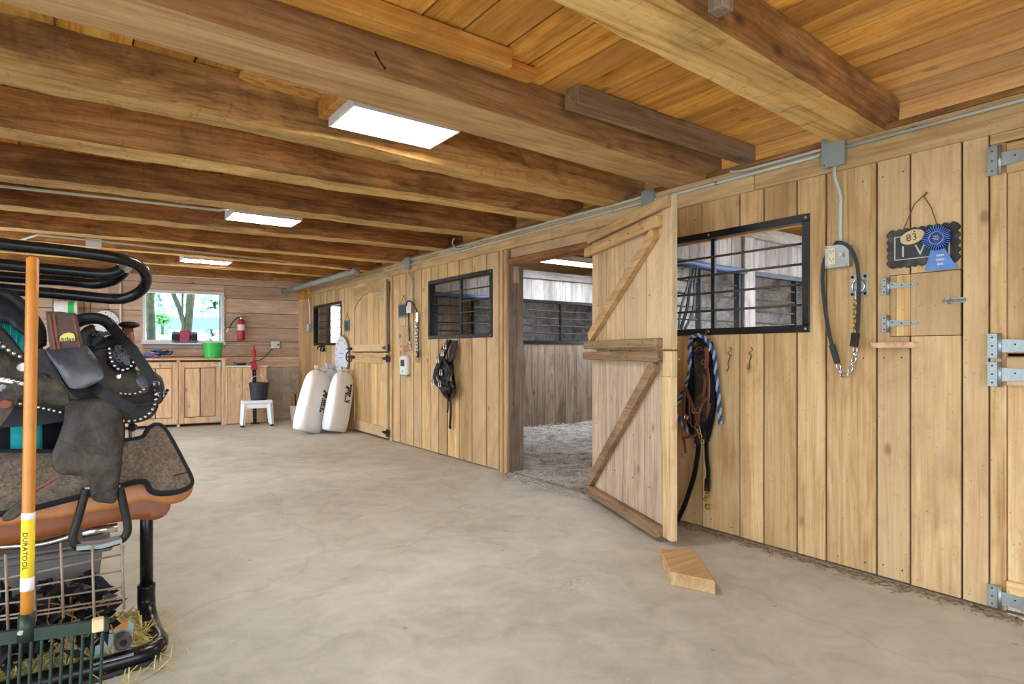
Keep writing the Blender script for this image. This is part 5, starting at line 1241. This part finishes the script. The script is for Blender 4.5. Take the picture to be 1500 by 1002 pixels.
# ------------------------------------------------------------------ saddle rack and tack at the near left
def sheet(name, out, y, th, mat, parent, bulge=None, smooth_n=3, cuts=3):
    """leather or felt panel: outline surveyed on the plane y, then bent over the barrel of the saddle and given thickness"""
    P = [on_y(a, b, y) for a, b in out]
    if smooth_n: P = spline(P, smooth_n, True)
    bm = bmesh.new(); vs = [bm.verts.new((p.x, 0, p.z)) for p in P]
    es = [bm.edges.new((vs[i], vs[(i + 1) % len(vs)])) for i in range(len(vs))]
    bmesh.ops.triangle_fill(bm, use_beauty=True, edges=es)
    inner = [e for e in bm.edges if len(e.link_faces) == 2]
    bmesh.ops.subdivide_edges(bm, edges=bm.edges[:], cuts=cuts, use_grid_fill=True)
    bmesh.ops.triangulate(bm, faces=bm.faces[:])
    zc = max(p.z for p in P); f = bulge or (lambda x, z: 0)
    for v in bm.verts: v.co.y = y + f(v.co.x, v.co.z)
    bmesh.ops.recalc_face_normals(bm, faces=bm.faces[:])
    bmesh.ops.solidify(bm, geom=bm.faces[:], thickness=th)
    return MB().bm(bm).build(name, mat, parent, smooth=True)
def dots(name, path, y, r, mat, parent, step, bulge=None, lift=.004):
    P = spline([on_y(a, b, y) for a, b in path], 12); m = MB(); acc = step
    for i in range(1, len(P)):
        acc += (P[i] - P[i - 1]).length
        if acc >= step:
            acc = 0; q = P[i]; m.ball((q.x, q.y + (bulge(q.x, q.z) if bulge else 0) - lift, q.z), r)
    return m.build(name, mat, parent, smooth=True)
Y0 = 2.55
# panels lean inward towards the top of the barrel
def barrel(x, z): return .30 * max(0, z - .98) ** 1.3 - .04 * math.sin(max(0, min(1, (1.0 - z) / .4)) * PI / 2)
rk = thing('saddle_rack', 'black tubular steel saddle rack carrying the saddles', 'rack', (.25, 2.9, 0))
def sy(pts, ys): return [on_y(a, b, ys[i] if isinstance(ys, (list, tuple)) else ys) for i, (a, b) in enumerate(pts)]
RB = .019
outer = sy([(-160, 335), (0, 357), (100, 368), (165, 377), (195, 385), (210, 397), (214, 411), (207, 425), (190, 435), (165, 438), (100, 432), (0, 423), (-160, 408)], [2.42, 2.42, 2.42, 2.42, 2.45, 2.49, 2.53, 2.57, 2.6, 2.62, 2.62, 2.62, 2.62])
MB().tube(spline(outer, 8), RB, 12).build('upper_arm', 'black_tube', rk, smooth=True)
inner = sy([(-160, 366), (0, 387), (100, 397), (150, 401), (172, 397), (182, 388)], [2.6] * 6)
MB().tube(spline(inner, 8), RB, 12).build('upper_arm', 'black_tube', rk, smooth=True)
inner = sy([(184, 386), (180, 400), (165, 411), (140, 416), (100, 412), (0, 405), (-160, 390)], [2.6, 2.63, 2.68, 2.72, 2.74, 2.74, 2.74])
MB().tube(spline(inner, 8), RB, 12).build('upper_arm', 'black_tube', rk, smooth=True)
MB().tube(sy([(181, 378), (184, 392)], [2.5, 2.6]), RB * 1.15, 10).build('weld_collar', 'silver', rk, smooth=True)
PX, PY = .245, 2.92
MB().tube([(PX, PY, .14), (PX, PY, .66)], .024, 14).build('post', 'black_tube', rk, smooth=True)
MB().tube([(PX, PY, .62), (PX - .05, PY - .01, .66), (-.9, PY, .70)], .02, 12).build('lower_arm', 'black_tube', rk, smooth=True)
base = spline([(PX, PY, .18), (PX, PY, .10), (PX + .005, PY - .06, .05), (PX + .012, PY - .16, .036), (PX + .02, 2.68, .034), (PX + .005, 2.62, .034), (PX - .06, 2.585, .034), (-.05, 2.58, .034), (-.5, 2.58, .034), (-1.0, 2.58, .034)], 6)
MB().tube(base, .033, 14).build('base_tube', 'black_tube', rk, smooth=True)
MB().tube([(-.95, 2.58, .034), (-.95, 3.3, .034), (-.95, 3.3, 1.7)], .03, 12).build('rear_post', 'black_tube', rk, smooth=True)
for z, y in ((1.53, 2.5), (1.44, 2.68), (1.3, 2.62), (.7, 2.92), (1.0, 2.85)): MB().tube([(-.95, 3.3, z), (-.9, y, z), (-.55, y, z)], RB, 10).build('cross_bar', 'black_tube', rk, smooth=True)
MB().tube([(-.9, 2.85, 1.0), (.30, 2.85, .985)], RB, 12).build('middle_arm', 'black_tube', rk, smooth=True)
MB().tube([(PX + .02, 2.66, .008), (PX - .02, 2.56, .008), (-.05, 2.53, .008)], .012, 6).build('base_pad', 'leather_black', rk)

# --- western saddle (dark, silver spotted)
sd = thing('western_saddle', 'dark western saddle with silver spots and hanging stirrup on the rack', 'saddle', (.0, 2.8, .9))
# tree / seat body: barrel shell across the arm
def shell(name, xs, prof, mat, parent, nseg=18):
    """arched body: for every x a half ring with (half width, top z, bottom z)"""
    vs = []; fs = []; n = nseg
    for x, hw, zt, zb in prof:
        for j in range(n + 1):
            q = PI * j / n; vs.append((x, 2.83 - hw * math.cos(q), zb + (zt - zb) * max(0, math.sin(q)) ** .75))
    m = len(prof)
    for i in range(m - 1):
        for j in range(n): fs.append((i * (n + 1) + j, i * (n + 1) + j + 1, (i + 1) * (n + 1) + j + 1, (i + 1) * (n + 1) + j))
    fs += [tuple(range(n + 1)), tuple(reversed(range((m - 1) * (n + 1), m * (n + 1))))]
    return MB().add(vs, fs).build(name, mat, parent, smooth=True)
shell('tree', None, [(-.55, .22, 1.20, .93), (-.40, .24, 1.24, .92), (-.25, .25, 1.13, .90), (-.10, .25, 1.10, .90), (.05, .25, 1.13, .92), (.14, .24, 1.19, .93), (.19, .22, 1.20, .94), (.24, .2, 1.09, .95), (.285, .16, 1.05, .97)], 'leather_dark', sd)
SK = [(-60, 575), (30, 570), (80, 555), (120, 520), (150, 515), (200, 527), (215, 537), (226, 556), (232, 577), (231, 597), (221, 611), (204, 618), (180, 620), (150, 617), (120, 605), (60, 598), (-60, 592)]
sheet('skirt', SK, Y0, .008, 'leather_black', sd, barrel)
dots('silver_spots', [(170, 615), (188, 616), (205, 613), (218, 605), (226, 592), (228, 575), (223, 557), (214, 541), (205, 532)], Y0 - .004, .0075, 'silver', sd, .0165, barrel)
RJ = [(120, 540), (140, 515), (165, 512), (200, 524), (213, 538), (220, 556), (219, 570), (208, 579), (185, 582), (160, 580), (135, 570)]
sheet('rear_jockey', RJ, Y0 - .012, .006, 'leather_worn', sd, barrel)
dots('silver_spots', [(176, 576), (190, 577), (205, 574), (214, 565), (215, 553), (209, 541), (199, 532)], Y0 - .016, .0062, 'silver', sd, .0135, barrel)
sheet('string_leather', [(196, 535), (206, 533), (214, 545), (217, 560), (212, 569), (203, 566), (199, 557), (202, 549)], Y0 - .022, .005, 'leather_grey', sd, barrel)
MB().lathe([(.012, -.004), (.009, -.008), (.001, -.009)], 12, on_y(203, 539, Y0 - .03) + Vector((0, barrel(0, 1.1), 0)), 'Y').build('concho', 'brass', sd); MB().lathe([(.010, -.004), (.007, -.008), (.001, -.009)], 12, on_y(174, 552, Y0 - .03) + Vector((0, barrel(0, 1.08), 0)), 'Y').build('concho', 'silver', sd)
# cantle: embossed dome with spots
cp = on_y(181, 521, Y0 - .03); cm = MB(); cm.ball(cp, .052, 8, (1, .55, 1.18)); cm.build('cantle', 'leather_dark', sd, smooth=True)
m = MB(); rr = random.Random(6)
for k in range(26):
    q = rr.uniform(0, 2 * PI); r = rr.uniform(.004, .03); c = cp + Vector((math.cos(q) * r, -.027, math.sin(q) * r * 1.1 + .005)); m.tube([c + Vector((math.cos(a) * .007, 0, math.sin(a) * .007)) for a in [2 * PI * j / 8 for j in range(8)]], .0022, 5, closed=True)
m.build('embossing', 'leather_grey', sd, smooth=True)
dots('silver_spots', [(160, 510), (163, 526), (170, 538), (180, 542), (190, 538), (197, 528), (200, 522)], Y0 - .055, .006, 'silver', sd, .0145)
# roll, swell, horn
MB().tube(spline(sy([(112, 472), (125, 467), (145, 467), (158, 473), (166, 482)], [2.66, 2.62, 2.6, 2.6, 2.6]), 5), [.022] * 21, 10, flat=.7).build('seat_roll', 'leather_dark', sd, smooth=True)
MB().tube(spline(sy([(125, 508), (124, 495), (130, 486), (140, 483)], 2.6), 5), .02, 10).build('swell', 'leather_black', sd, smooth=True)
MB().tube(spline(sy([(150, 492), (140, 500), (135, 510), (160, 505), (175, 498)], 2.62), 5), .03, 10).build('swell', 'leather_dark', sd, smooth=True)
hp = on_y(189, 476, 2.66); MB().ball(hp, .036, 8, (1, 1, .38)).build('horn_cap', 'leather_dark', sd, smooth=True); MB().tube([hp + Vector((-.005, 0, -.005)), hp + Vector((0, .01, -.08)), hp + Vector((-.02, .03, -.14))], [.018, .022, .035], 12).build('horn_neck', 'leather_brown', sd, smooth=True)
m = MB()
for a in range(4): m.tube(spline(sy([(136 + a * 5, 492), (142 + a * 6, 485 + a), (150 + a * 5, 490), (158 + a * 3, 486)], 2.585), 4), .003, 5)
m.build('lacing', 'leather_grey', sd)
# seat jockey flaps
sheet('seat_jockey', [(50, 515), (70, 514), (80, 535), (92, 560), (108, 580), (130, 591), (154, 593), (140, 598), (112, 592), (92, 580), (76, 556), (66, 549), (50, 549)], Y0 - .03, .006, 'leather_grey', sd, barrel)
sheet('seat_flap', [(67, 512), (95, 508), (124, 507), (134, 516), (146, 533), (152, 549), (147, 557), (126, 567), (106, 569), (96, 561), (84, 540)], Y0 - .045, .007, 'leather_grey', sd, lambda x, z: .5 * max(0, z - 1.06) ** 1.2 - .02)
# fender and stirrup
FE = [(98, 588), (118, 586), (140, 584), (166, 588), (176, 604), (180, 630), (178, 662), (174, 700), (169, 733), (154, 735), (139, 732), (133, 722), (133, 706), (127, 697), (108, 694), (88, 692), (79, 682), (77, 667), (86, 642), (95, 615)]
sheet('fender', FE, Y0 - .07, .007, 'leather_worn', sd, lambda x, z: -.02 * math.sin(max(0, min(1, (1.0 - z) / .4)) * PI))
edge = [on_y(a, b, Y0 - .074) for a, b in FE]; edge = spline(edge, 4, True); MB().tube([v + Vector((0, -.02 * math.sin(max(0, min(1, (1.0 - v.z) / .4)) * PI), 0)) for v in edge], .0028, 5, closed=True).build('fender_piping', 'leather_black', sd)
ST = sy([(126, 716), (121, 735), (113, 765), (107, 785), (110, 797), (122, 802), (150, 799), (175, 792), (185, 783), (187, 770), (182, 745), (175, 714)], Y0 - .07)
MB().tube(spline(ST, 6), .0135, 12).build('stirrup', 'leather_black', sd, smooth=True)
MB().strap(sy([(112, 800), (150, 797), (178, 789)], Y0 - .075), .06, .014, (0, 0, 1)).build('stirrup_tread', 'grey_box', sd)
MB().tube(sy([(124, 716), (176, 713)], Y0 - .07), .008, 8).build('stirrup_bolt', 'silver', sd)
# billet straps and buckled rein
MB().strap(spline(sy([(164, 479), (185, 502), (205, 528), (226, 560)], [2.56, 2.48, 2.45, 2.44]), 5), .034, .007, (0, 1, .2)).build('billet_strap', 'leather_dark', sd)
MB().strap(spline(sy([(135, 565), (150, 575), (175, 590), (196, 600)], [2.5, 2.45, 2.43, 2.43]), 5), .036, .007, (0, 1, 0)).build('billet_strap', 'leather_dark', sd)
MB().tube(spline(sy([(228, 563), (235, 570), (236, 583), (231, 590)], 2.44), 5), .008, 8).build('strap_loop', 'leather_dark', sd, smooth=True)
MB().tube(spline(sy([(190, 592), (215, 592), (232, 587), (240, 580), (246, 570)], 2.45), 5), .005, 8).build('rein', 'leather_black', sd, smooth=True); MB().tube(spline(sy([(217, 556), (228, 570), (238, 585)], 2.46), 4), .004, 8).build('rein', 'leather_black', sd, smooth=True)
for a, b in ((229, 562), (236, 578), (242, 577)): c = on_y(a, b, 2.435); MB().tube([c + Vector((x, 0, z)) for x, z in ((-.008, -.005), (.008, -.008), (.009, .005), (-.007, .008))], .0018, 6, closed=True).build('buckle', 'galvanised', sd)
MB().tube(sy([(193, 620), (193, 640)], 2.6), .010, 8).build('cinch_ring', 'chrome', sd); MB().ball(on_y(194, 626, 2.59), .017).build('ring_ball', 'black_steel', sd)

# --- brown cloth pouch with yellow label
pc = thing('cloth_pouch', 'brown cloth pouch with yellow label lying over the dark saddle', 'pouch', on_y(95, 512, 2.44))
sheet('body', [(67, 460), (88, 460), (112, 463), (117, 485), (122, 508), (98, 510), (74, 513), (70, 487)], 2.44, .03, 'pouch_cloth', pc, lambda x, z: .25 * max(0, z - 1.2), 0)
for a in ((72, 461, 80, 512), (78, 461, 86, 511), (107, 463, 116, 508)): MB().strap(sy([(a[0], a[1]), (a[2], a[3])], [2.452 - .03, 2.405]), .006, .006, (0, 1, 0)).build('piping', 'leather_brown', pc)
lab = [on_y(a, b, 2.405) for a, b in ((87, 500), (88, 493), (93, 489), (101, 487), (108, 489), (110, 494), (110, 499))]
MB().prism([(p.x, p.z) for p in lab], lambda a, b, d: (a, d, b), 2.402, 2.406).build('label_patch', 'yellow_label', pc)
text('label_lettering', 'Ledavs', .019, 'print_black', pc, frame_m(on_y(98.5, 496.5, 2.401), (1, 0, 0), (0, 0, 1)), .0005)

# --- felt saddle pad and tan saddle below
pd = thing('felt_saddle_pad', 'brown felt saddle pad with black bound edge under the dark saddle', 'saddle pad', (.1, 2.6, .65))
PADO = [(-120, 672), (-40, 668), (60, 668), (130, 664), (180, 652), (212, 646), (222, 634), (234, 628), (244, 633), (256, 652), (270, 680), (281, 704), (278, 714), (262, 720), (240, 722), (223, 719), (215, 707), (200, 706), (180, 711), (150, 719), (100, 731), (40, 745), (-40, 757), (-120, 765)]
padb = lambda x, z: .55 * max(0, z - .62) ** 1.1 + (.25 * max(0, x - .25))
sheet('felt', PADO, 2.53, .018, 'felt', pd, padb, 2)
pe = [on_y(a, b, 2.53) for a, b in PADO]; pe = spline(pe, 4, True); MB().tube([v + Vector((0, padb(v.x, v.z) - .008, 0)) for v in pe], .0125, 8, closed=True).build('binding', 'felt_edge', pd, smooth=True)
MB().strap([on_y(a, b, 2.52) + Vector((0, padb(0, .7) - .002, 0)) for a, b in ((228, 706), (276, 694))], .003, .004, (0, 1, 0)).build('stitching', 'leather_black', pd)
ts = thing('tan_saddle', 'tan leather saddle lying on the lower rack arm below the felt pad', 'saddle', (.0, 2.8, .55))
sheet('panel', [(-120, 752), (0, 745), (120, 730), (240, 718), (250, 735), (244, 752), (226, 761), (200, 760), (160, 766), (110, 777), (50, 790), (4, 797), (-120, 803)], 2.60, .01, 'leather_tan_dark', ts, lambda x, z: .4 * max(0, z - .6), 2)
sheet('flap', [(-120, 750), (0, 742), (80, 734), (140, 722), (200, 707), (245, 712), (281, 708), (283, 716), (279, 726), (267, 735), (246, 739), (224, 734), (206, 734), (186, 740), (150, 748), (90, 757), (40, 762), (20, 768), (-120, 775)], 2.565, .01, 'leather_tan', ts, lambda x, z: .4 * max(0, z - .64) + .25 * max(0, x - .25), 2)
shell('seat', None, [(-.7, .14, .70, .60), (-.4, .2, .76, .60), (0, .2, .74, .60), (.2, .18, .72, .62), (.28, .12, .68, .63)], 'leather_tan_dark', ts)

# black filler sheet added over the middle arm, standing in for the dark hollow
bkt = thing('hollow_filler', 'added black filler sheet for the dark hollow behind the saddle fender', 'blanket', (-.2, 2.85, .7))
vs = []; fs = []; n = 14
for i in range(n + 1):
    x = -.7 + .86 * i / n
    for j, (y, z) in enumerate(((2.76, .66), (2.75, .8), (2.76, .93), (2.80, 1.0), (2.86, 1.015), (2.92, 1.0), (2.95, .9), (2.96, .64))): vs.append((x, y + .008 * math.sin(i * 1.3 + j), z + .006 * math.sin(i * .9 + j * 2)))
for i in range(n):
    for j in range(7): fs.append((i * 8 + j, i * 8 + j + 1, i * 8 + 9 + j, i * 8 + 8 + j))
bo = MB().add(vs, fs).build('cloth', 'filler_black', bkt, smooth=True); md = bo.modifiers.new('thickness', 'SOLIDIFY'); md.thickness = .012
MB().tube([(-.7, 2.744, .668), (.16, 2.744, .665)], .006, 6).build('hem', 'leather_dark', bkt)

# --- second saddle at the edge of view, turquoise pad
s2 = thing('western_saddle', 'brown saddle with silver spotted breast strap over a turquoise pad, cut off by the frame', 'saddle', (-.5, 2.6, .9))
sheet('skirt', [(-140, 515), (0, 512), (40, 530), (60, 548), (95, 565), (100, 592), (60, 592), (0, 578), (-140, 560)], 2.47, .008, 'leather_worn', s2, lambda x, z: .3 * max(0, z - 1.05))
sheet('skirt_trim', [(-140, 550), (0, 552), (40, 560), (40, 566), (0, 560), (-140, 558)], 2.462, .006, 'silver', s2, None, 0)
dots('silver_spots', [(-30, 552), (0, 553.5), (18, 557), (38, 562)], 2.455, .0055, 'silver', s2, .011)
dots('silver_spots', [(20, 590), (50, 595), (90, 604)], 2.455, .0055, 'silver', s2, .012)
sheet('breast_strap', [(-40, 465), (0, 477), (22, 500), (40, 525), (38, 529), (15, 520), (0, 507), (-40, 480)], 2.42, .008, 'leather_black', s2, None)
dots('silver_spots', [(-10, 495), (0, 503), (12, 512), (25, 520), (37, 525)], 2.415, .007, 'silver', s2, .0155)
sheet('swell', [(-140, 425), (-40, 430), (0, 432), (18, 440), (45, 462), (60, 485), (62, 520), (45, 500), (20, 482), (0, 472), (-140, 460)], 2.6, .03, 'leather_dark', s2, lambda x, z: .2 * max(0, z - 1.15))
MB().tube(spline(sy([(-20, 428), (12, 432), (38, 452), (58, 480), (60, 505)], [2.5, 2.5, 2.5, 2.52, 2.55]), 5), .016, 10).build('swell_roll', 'leather_dark', s2, smooth=True)
MB().strap(spline(sy([(-14, 622), (5, 597), (16, 577), (30, 568)], 2.40), 4), .045, .008, (0, 1, 0)).build('tooled_strap', 'leather_worn', s2)
MB().lathe([(.016, -.005), (.012, -.01), (.001, -.011)], 14, on_y(9, 592, 2.395), 'Y').build('concho', 'leather_brown', s2); MB().lathe([(.016, -.005), (.012, -.01), (.001, -.011)], 14, on_y(34, 538, 2.395), 'Y').build('concho', 'silver', s2)
MB().tube(spline(sy([(0, 573), (4, 566), (10, 572), (8, 580)], 2.43), 4), .008, 7).build('rope_end', 'rope_white', s2)
MB().tube(spline(sy([(82, 700), (62, 712), (45, 722)], 2.46), 4), .006, 7).build('latigo', 'leather_brown', s2)
sheet('stirrup_leather', [(52, 716), (38, 726), (18, 742), (4, 756), (6, 762), (20, 760), (36, 748), (50, 730)], 2.44, .012, 'leather_worn', s2, None)
tp = thing('turquoise_pad', 'turquoise quilted saddle pad behind the wooden fork handle', 'saddle pad', (-.3, 2.66, .8))
sheet('pad', [(-120, 460), (0, 466), (40, 478), (62, 500), (62, 690), (16, 690), (16, 600), (-120, 600)], 2.68, .02, 'teal_cloth', tp, lambda x, z: .35 * max(0, z - 1.08), 0)
m = MB()
for k in range(9): a = -20 + k * 9; m.tube(sy([(a, 474 + max(0, k - 2) * 1.5), (a, 556)], [2.70, 2.672]), .0022, 5)
for z in (490, 508, 526, 544): m.tube(sy([(-30, z), (60, z)], [2.69, 2.69]), .0022, 5)
m.build('quilting', 'teal_cloth', tp)
# --- brush tub with green lid glimpsed under the pad is left out; wire basket, black scrap, bar, hay
wb_ = thing('wire_basket', 'rusty wire basket full of black scrap under the saddles', 'basket', (-.1, 2.6, .05))
for a, b0, b1 in ((91, 795, 905), (137, 800, 935), (180, 796, 892), (50, 805, 910), (10, 812, 930), (-30, 815, 940)): MB().tube(sy([(a - 2, b0), (a + 2, b1)], [2.44, 2.44]), .0042, 6).build('upright_wire', 'wire_rust', wb_, smooth=True)
for b0, b1 in ((852, 812), (868, 836), (885, 860), (903, 876), (908, 882)): MB().tube(sy([(-60, b0 + 8), (60, (b0 + b1) / 2 + 5), (178, b1)], [2.44, 2.445, 2.45]), .0034, 6).build('rail_wire', 'wire_rust', wb_, smooth=True)
for b in (830, 870): p = on_y(178, b, 2.45); MB().tube([p, p + Vector((.02, .25, .0))], .0034, 6).build('rail_wire', 'wire_rust', wb_, smooth=True)
sc_ = MB(); rr = random.Random(21)
for k in range(420):
    c = on_y(rr.uniform(-40, 168), 0, 2.58); x = c.x; zt = .34 - .25 * max(0, (x - .02)) ** 1.0; p = Vector((x, rr.uniform(2.47, 2.72), rr.uniform(.14, zt)))
    a = Vector((rr.gauss(0, 1), rr.gauss(0, 1), rr.gauss(0, .6))).normalized() * rr.uniform(.015, .06); b = a.orthogonal().normalized() * rr.uniform(.006, .025); sc_.add([p - a, p + b + a * .1, p + a, p - b], [(0, 1, 2), (0, 2, 3)])
tag(sc_.build('black_scrap', 'leather_dark', fix=False), 'tangle of black leather scraps and plastic in the wire basket', 'scrap', kind='stuff')
sc_ = MB()
for k in range(60):
    c = on_y(rr.uniform(60, 165), 0, 2.5); p = Vector((c.x, rr.uniform(2.455, 2.5), rr.uniform(.15, .33))); a = Vector((rr.gauss(0, 1), 0, rr.gauss(0, 1))).normalized() * rr.uniform(.01, .035); sc_.tube([p - a, p + a], .0022, 4)
tag(sc_.build('broken_twigs', 'twine', fix=False), 'dry brown twigs caught in the wire basket', 'twigs', kind='stuff')
pb = thing('plastic_bin', 'grey plastic bin behind the wire basket under the tan saddle', 'bin', (-.1, 2.95, 0)); bx = MB()
bx.prism([(-.75, 2.80), (.05, 2.80), (.07, 3.2), (-.75, 3.2)], lambda a, b, d: (a + (.04 if d > .2 and a > 0 else 0), b - (.02 if d > .2 and b < 3 else 0), d), 0.0, .40).build('body', 'clear_bin', pb); B('rim', 'clear_bin', pb, -.76, .12, 2.77, 3.22, .385, .41, .006); B('lid', 'clear_bin', pb, -.75, .11, 2.78, 3.21, .41, .425, .004)
tube_pts = sy([(-60, 806), (20, 800), (60, 797), (95, 788), (105, 784)], 2.6); t = thing('chrome_bar', 'bent chrome bar lying under the tan saddle behind the stirrup', 'bar', tube_pts[0]); MB().tube(spline(tube_pts, 4), .012, 10).build('tube', 'chrome', t, smooth=True); MB().tube(sy([(120, 782), (150, 776), (172, 772)], 2.6), .016, 10).build('grip', 'chrome', t, smooth=True)
# galvanised trap plate with wheel, wooden stick
c = on_y(158, 925, 2.62); t = thing('metal_bracket', 'galvanised bracket with a small caster wheel on the hay', 'bracket', (c.x, 2.6, .0))
MB().prism([(0, 0), (.0, .06), (.04, .10), (.11, .10), (.125, .08), (.12, .02), (.12, 0)], lambda a, b, d: (c.x - .045 + a, 2.62 + d, .06 + b), 0, .004).build('plate', 'galvanised', t); MB().lathe([(.024, -.014), (.028, -.01), (.028, .01), (.024, .014)], 18, (c.x + .045, 2.59, .10), 'Y').build('wheel', 'bar_steel', t); MB().lathe([(.012, -.018), (.012, .018)], 12, (c.x + .045, 2.59, .10), 'Y').build('hub', 'black_steel', t); MB().box(c.x - .045, c.x + .075, 2.55, 2.625, .055, .06, .001).build('flange', 'galvanised', t)
a, b = on_z(140, 932, .03), on_z(187, 921, .03); tag(MB().strap([on_y(148, 922, 2.6), on_y(187, 914, 2.6)], .018, .018, (0, 0, 1)).build('wood_stick', 'handle_wood'), 'short pale wood stick lying on the hay by the caster', 'stick')
hy = MB(); rr = random.Random(31)
for k in range(9000):
    x = rr.uniform(-.95, .235); y = rr.uniform(2.60, 2.98); z = .004 + rr.random() ** 1.5 * .06
    if k % 40 == 0: x = rr.uniform(-.1, .36); y = rr.uniform(2.42, 3.1); z = .004
    q = rr.uniform(0, PI); L = rr.uniform(.012, .05); a = Vector((math.cos(q) * L, math.sin(q) * L, rr.uniform(-.012, .02))); b = Vector((-math.sin(q), math.cos(q), 0)) * .0021; p = Vector((x, y, z + abs(a.z)))
    hy.v += [p - a - b, p - a + b, p + a + b, p + a - b]; o = len(hy.v) - 4; hy.f.append((o, o + 1, o + 2, o + 3))
tag(hy.build('hay', 'hay', fix=False), 'loose golden hay scattered under the saddle rack', 'hay', kind='stuff')
tag(B('hay_mat', 'bush_soil', None, -.95, .19, 2.62, 2.98, .001, .006, 0), 'thin bed of hay dust under the rack', 'hay', kind='stuff')

# ------------------------------------------------------------------ stable fork with wooden handle in front of the rack
DF = 1.62
def at(px, py, D): d = ray(px, py); return Vector((D * d[0], D * d[1], EYE + D * d[2]))
fk = thing('stable_fork', 'long wooden handled fork with green steel tines leaning before the saddles', 'fork', at(40, 1100, DF))
h0, h1 = at(48, 376, 1.66), at(39, 905, DF)
ax = (h1 - h0).normalized()
MB().tube([h0 - ax * .0, h0 + ax * .006, h0 + ax * .3, h1 - ax * .1, h1], [.009, .0145, .0148, .0145, .0145], 16).build('handle', 'handle_wood', fk, smooth=True)
cam_side = Vector((CS, -SN, 0))                       # sideways direction along the fork head
fr = Vector((-SN, -CS, 0))
l0, l1 = h0 + ax * (h1 - h0).length * .713, h0 + ax * (h1 - h0).length * .925
MB().tube([l0, l1], .0153, 16).build('label_sleeve', 'yellow_print', fk, smooth=True); MB().tube([l0 - ax * .0, l0 + ax * .018], .0155, 16).build('label_top', 'paper', fk, smooth=True); MB().tube([l1 - ax * .035, l1], .0155, 16).build('label_bottom', 'paper', fk, smooth=True)
text('label_lettering', 'DURATOOL', .0185, 'print_black', fk, frame_m(l0 + ax * .10 + fr * .0158 + cam_side * .004, ax, cam_side), .0004)
sk = h1 + ax * .02; MB().tube([h1 - ax * .012, h1 + ax * .06], [.019, .021], 14).build('socket', 'fork_green', fk, smooth=True); MB().lathe([(.007, -.003), (.006, .0), (.001, .001)], 10, h1 + ax * .03 + fr * .02, 'Y').build('rivet', 'silver', fk)
hd = (cam_side + Vector((0, 0, .0)) - fr * .35).normalized()
up_ = Vector((0, 0, 1)); c0 = h1 + ax * .045
MB().strap([c0 - hd * .21, c0 + hd * .19], .014, .034, (0, 0, 1)).build('head_bar', 'fork_green', fk)
m = c0 + hd * .165; MB().box(m.x - .014, m.x + .014, m.y - .014, m.y + .014, m.z - .014, m.z + .02, .003).build('head_cap', 'oval_wood', fk)
for k in range(17):
    s = -.20 + .0235 * k; p = c0 + hd * s
    if p.z < .05: continue
    MB().tube(spline([p + Vector((0, 0, -.015)), p + Vector((0, 0, -.09)) - fr * -.005, p + Vector((0, 0, -.24)) + fr * .02, p + Vector((0, 0, -(p.z - .012))) + fr * .07], 4), .0042, 6).build('tine', 'fork_green', fk, smooth=True)
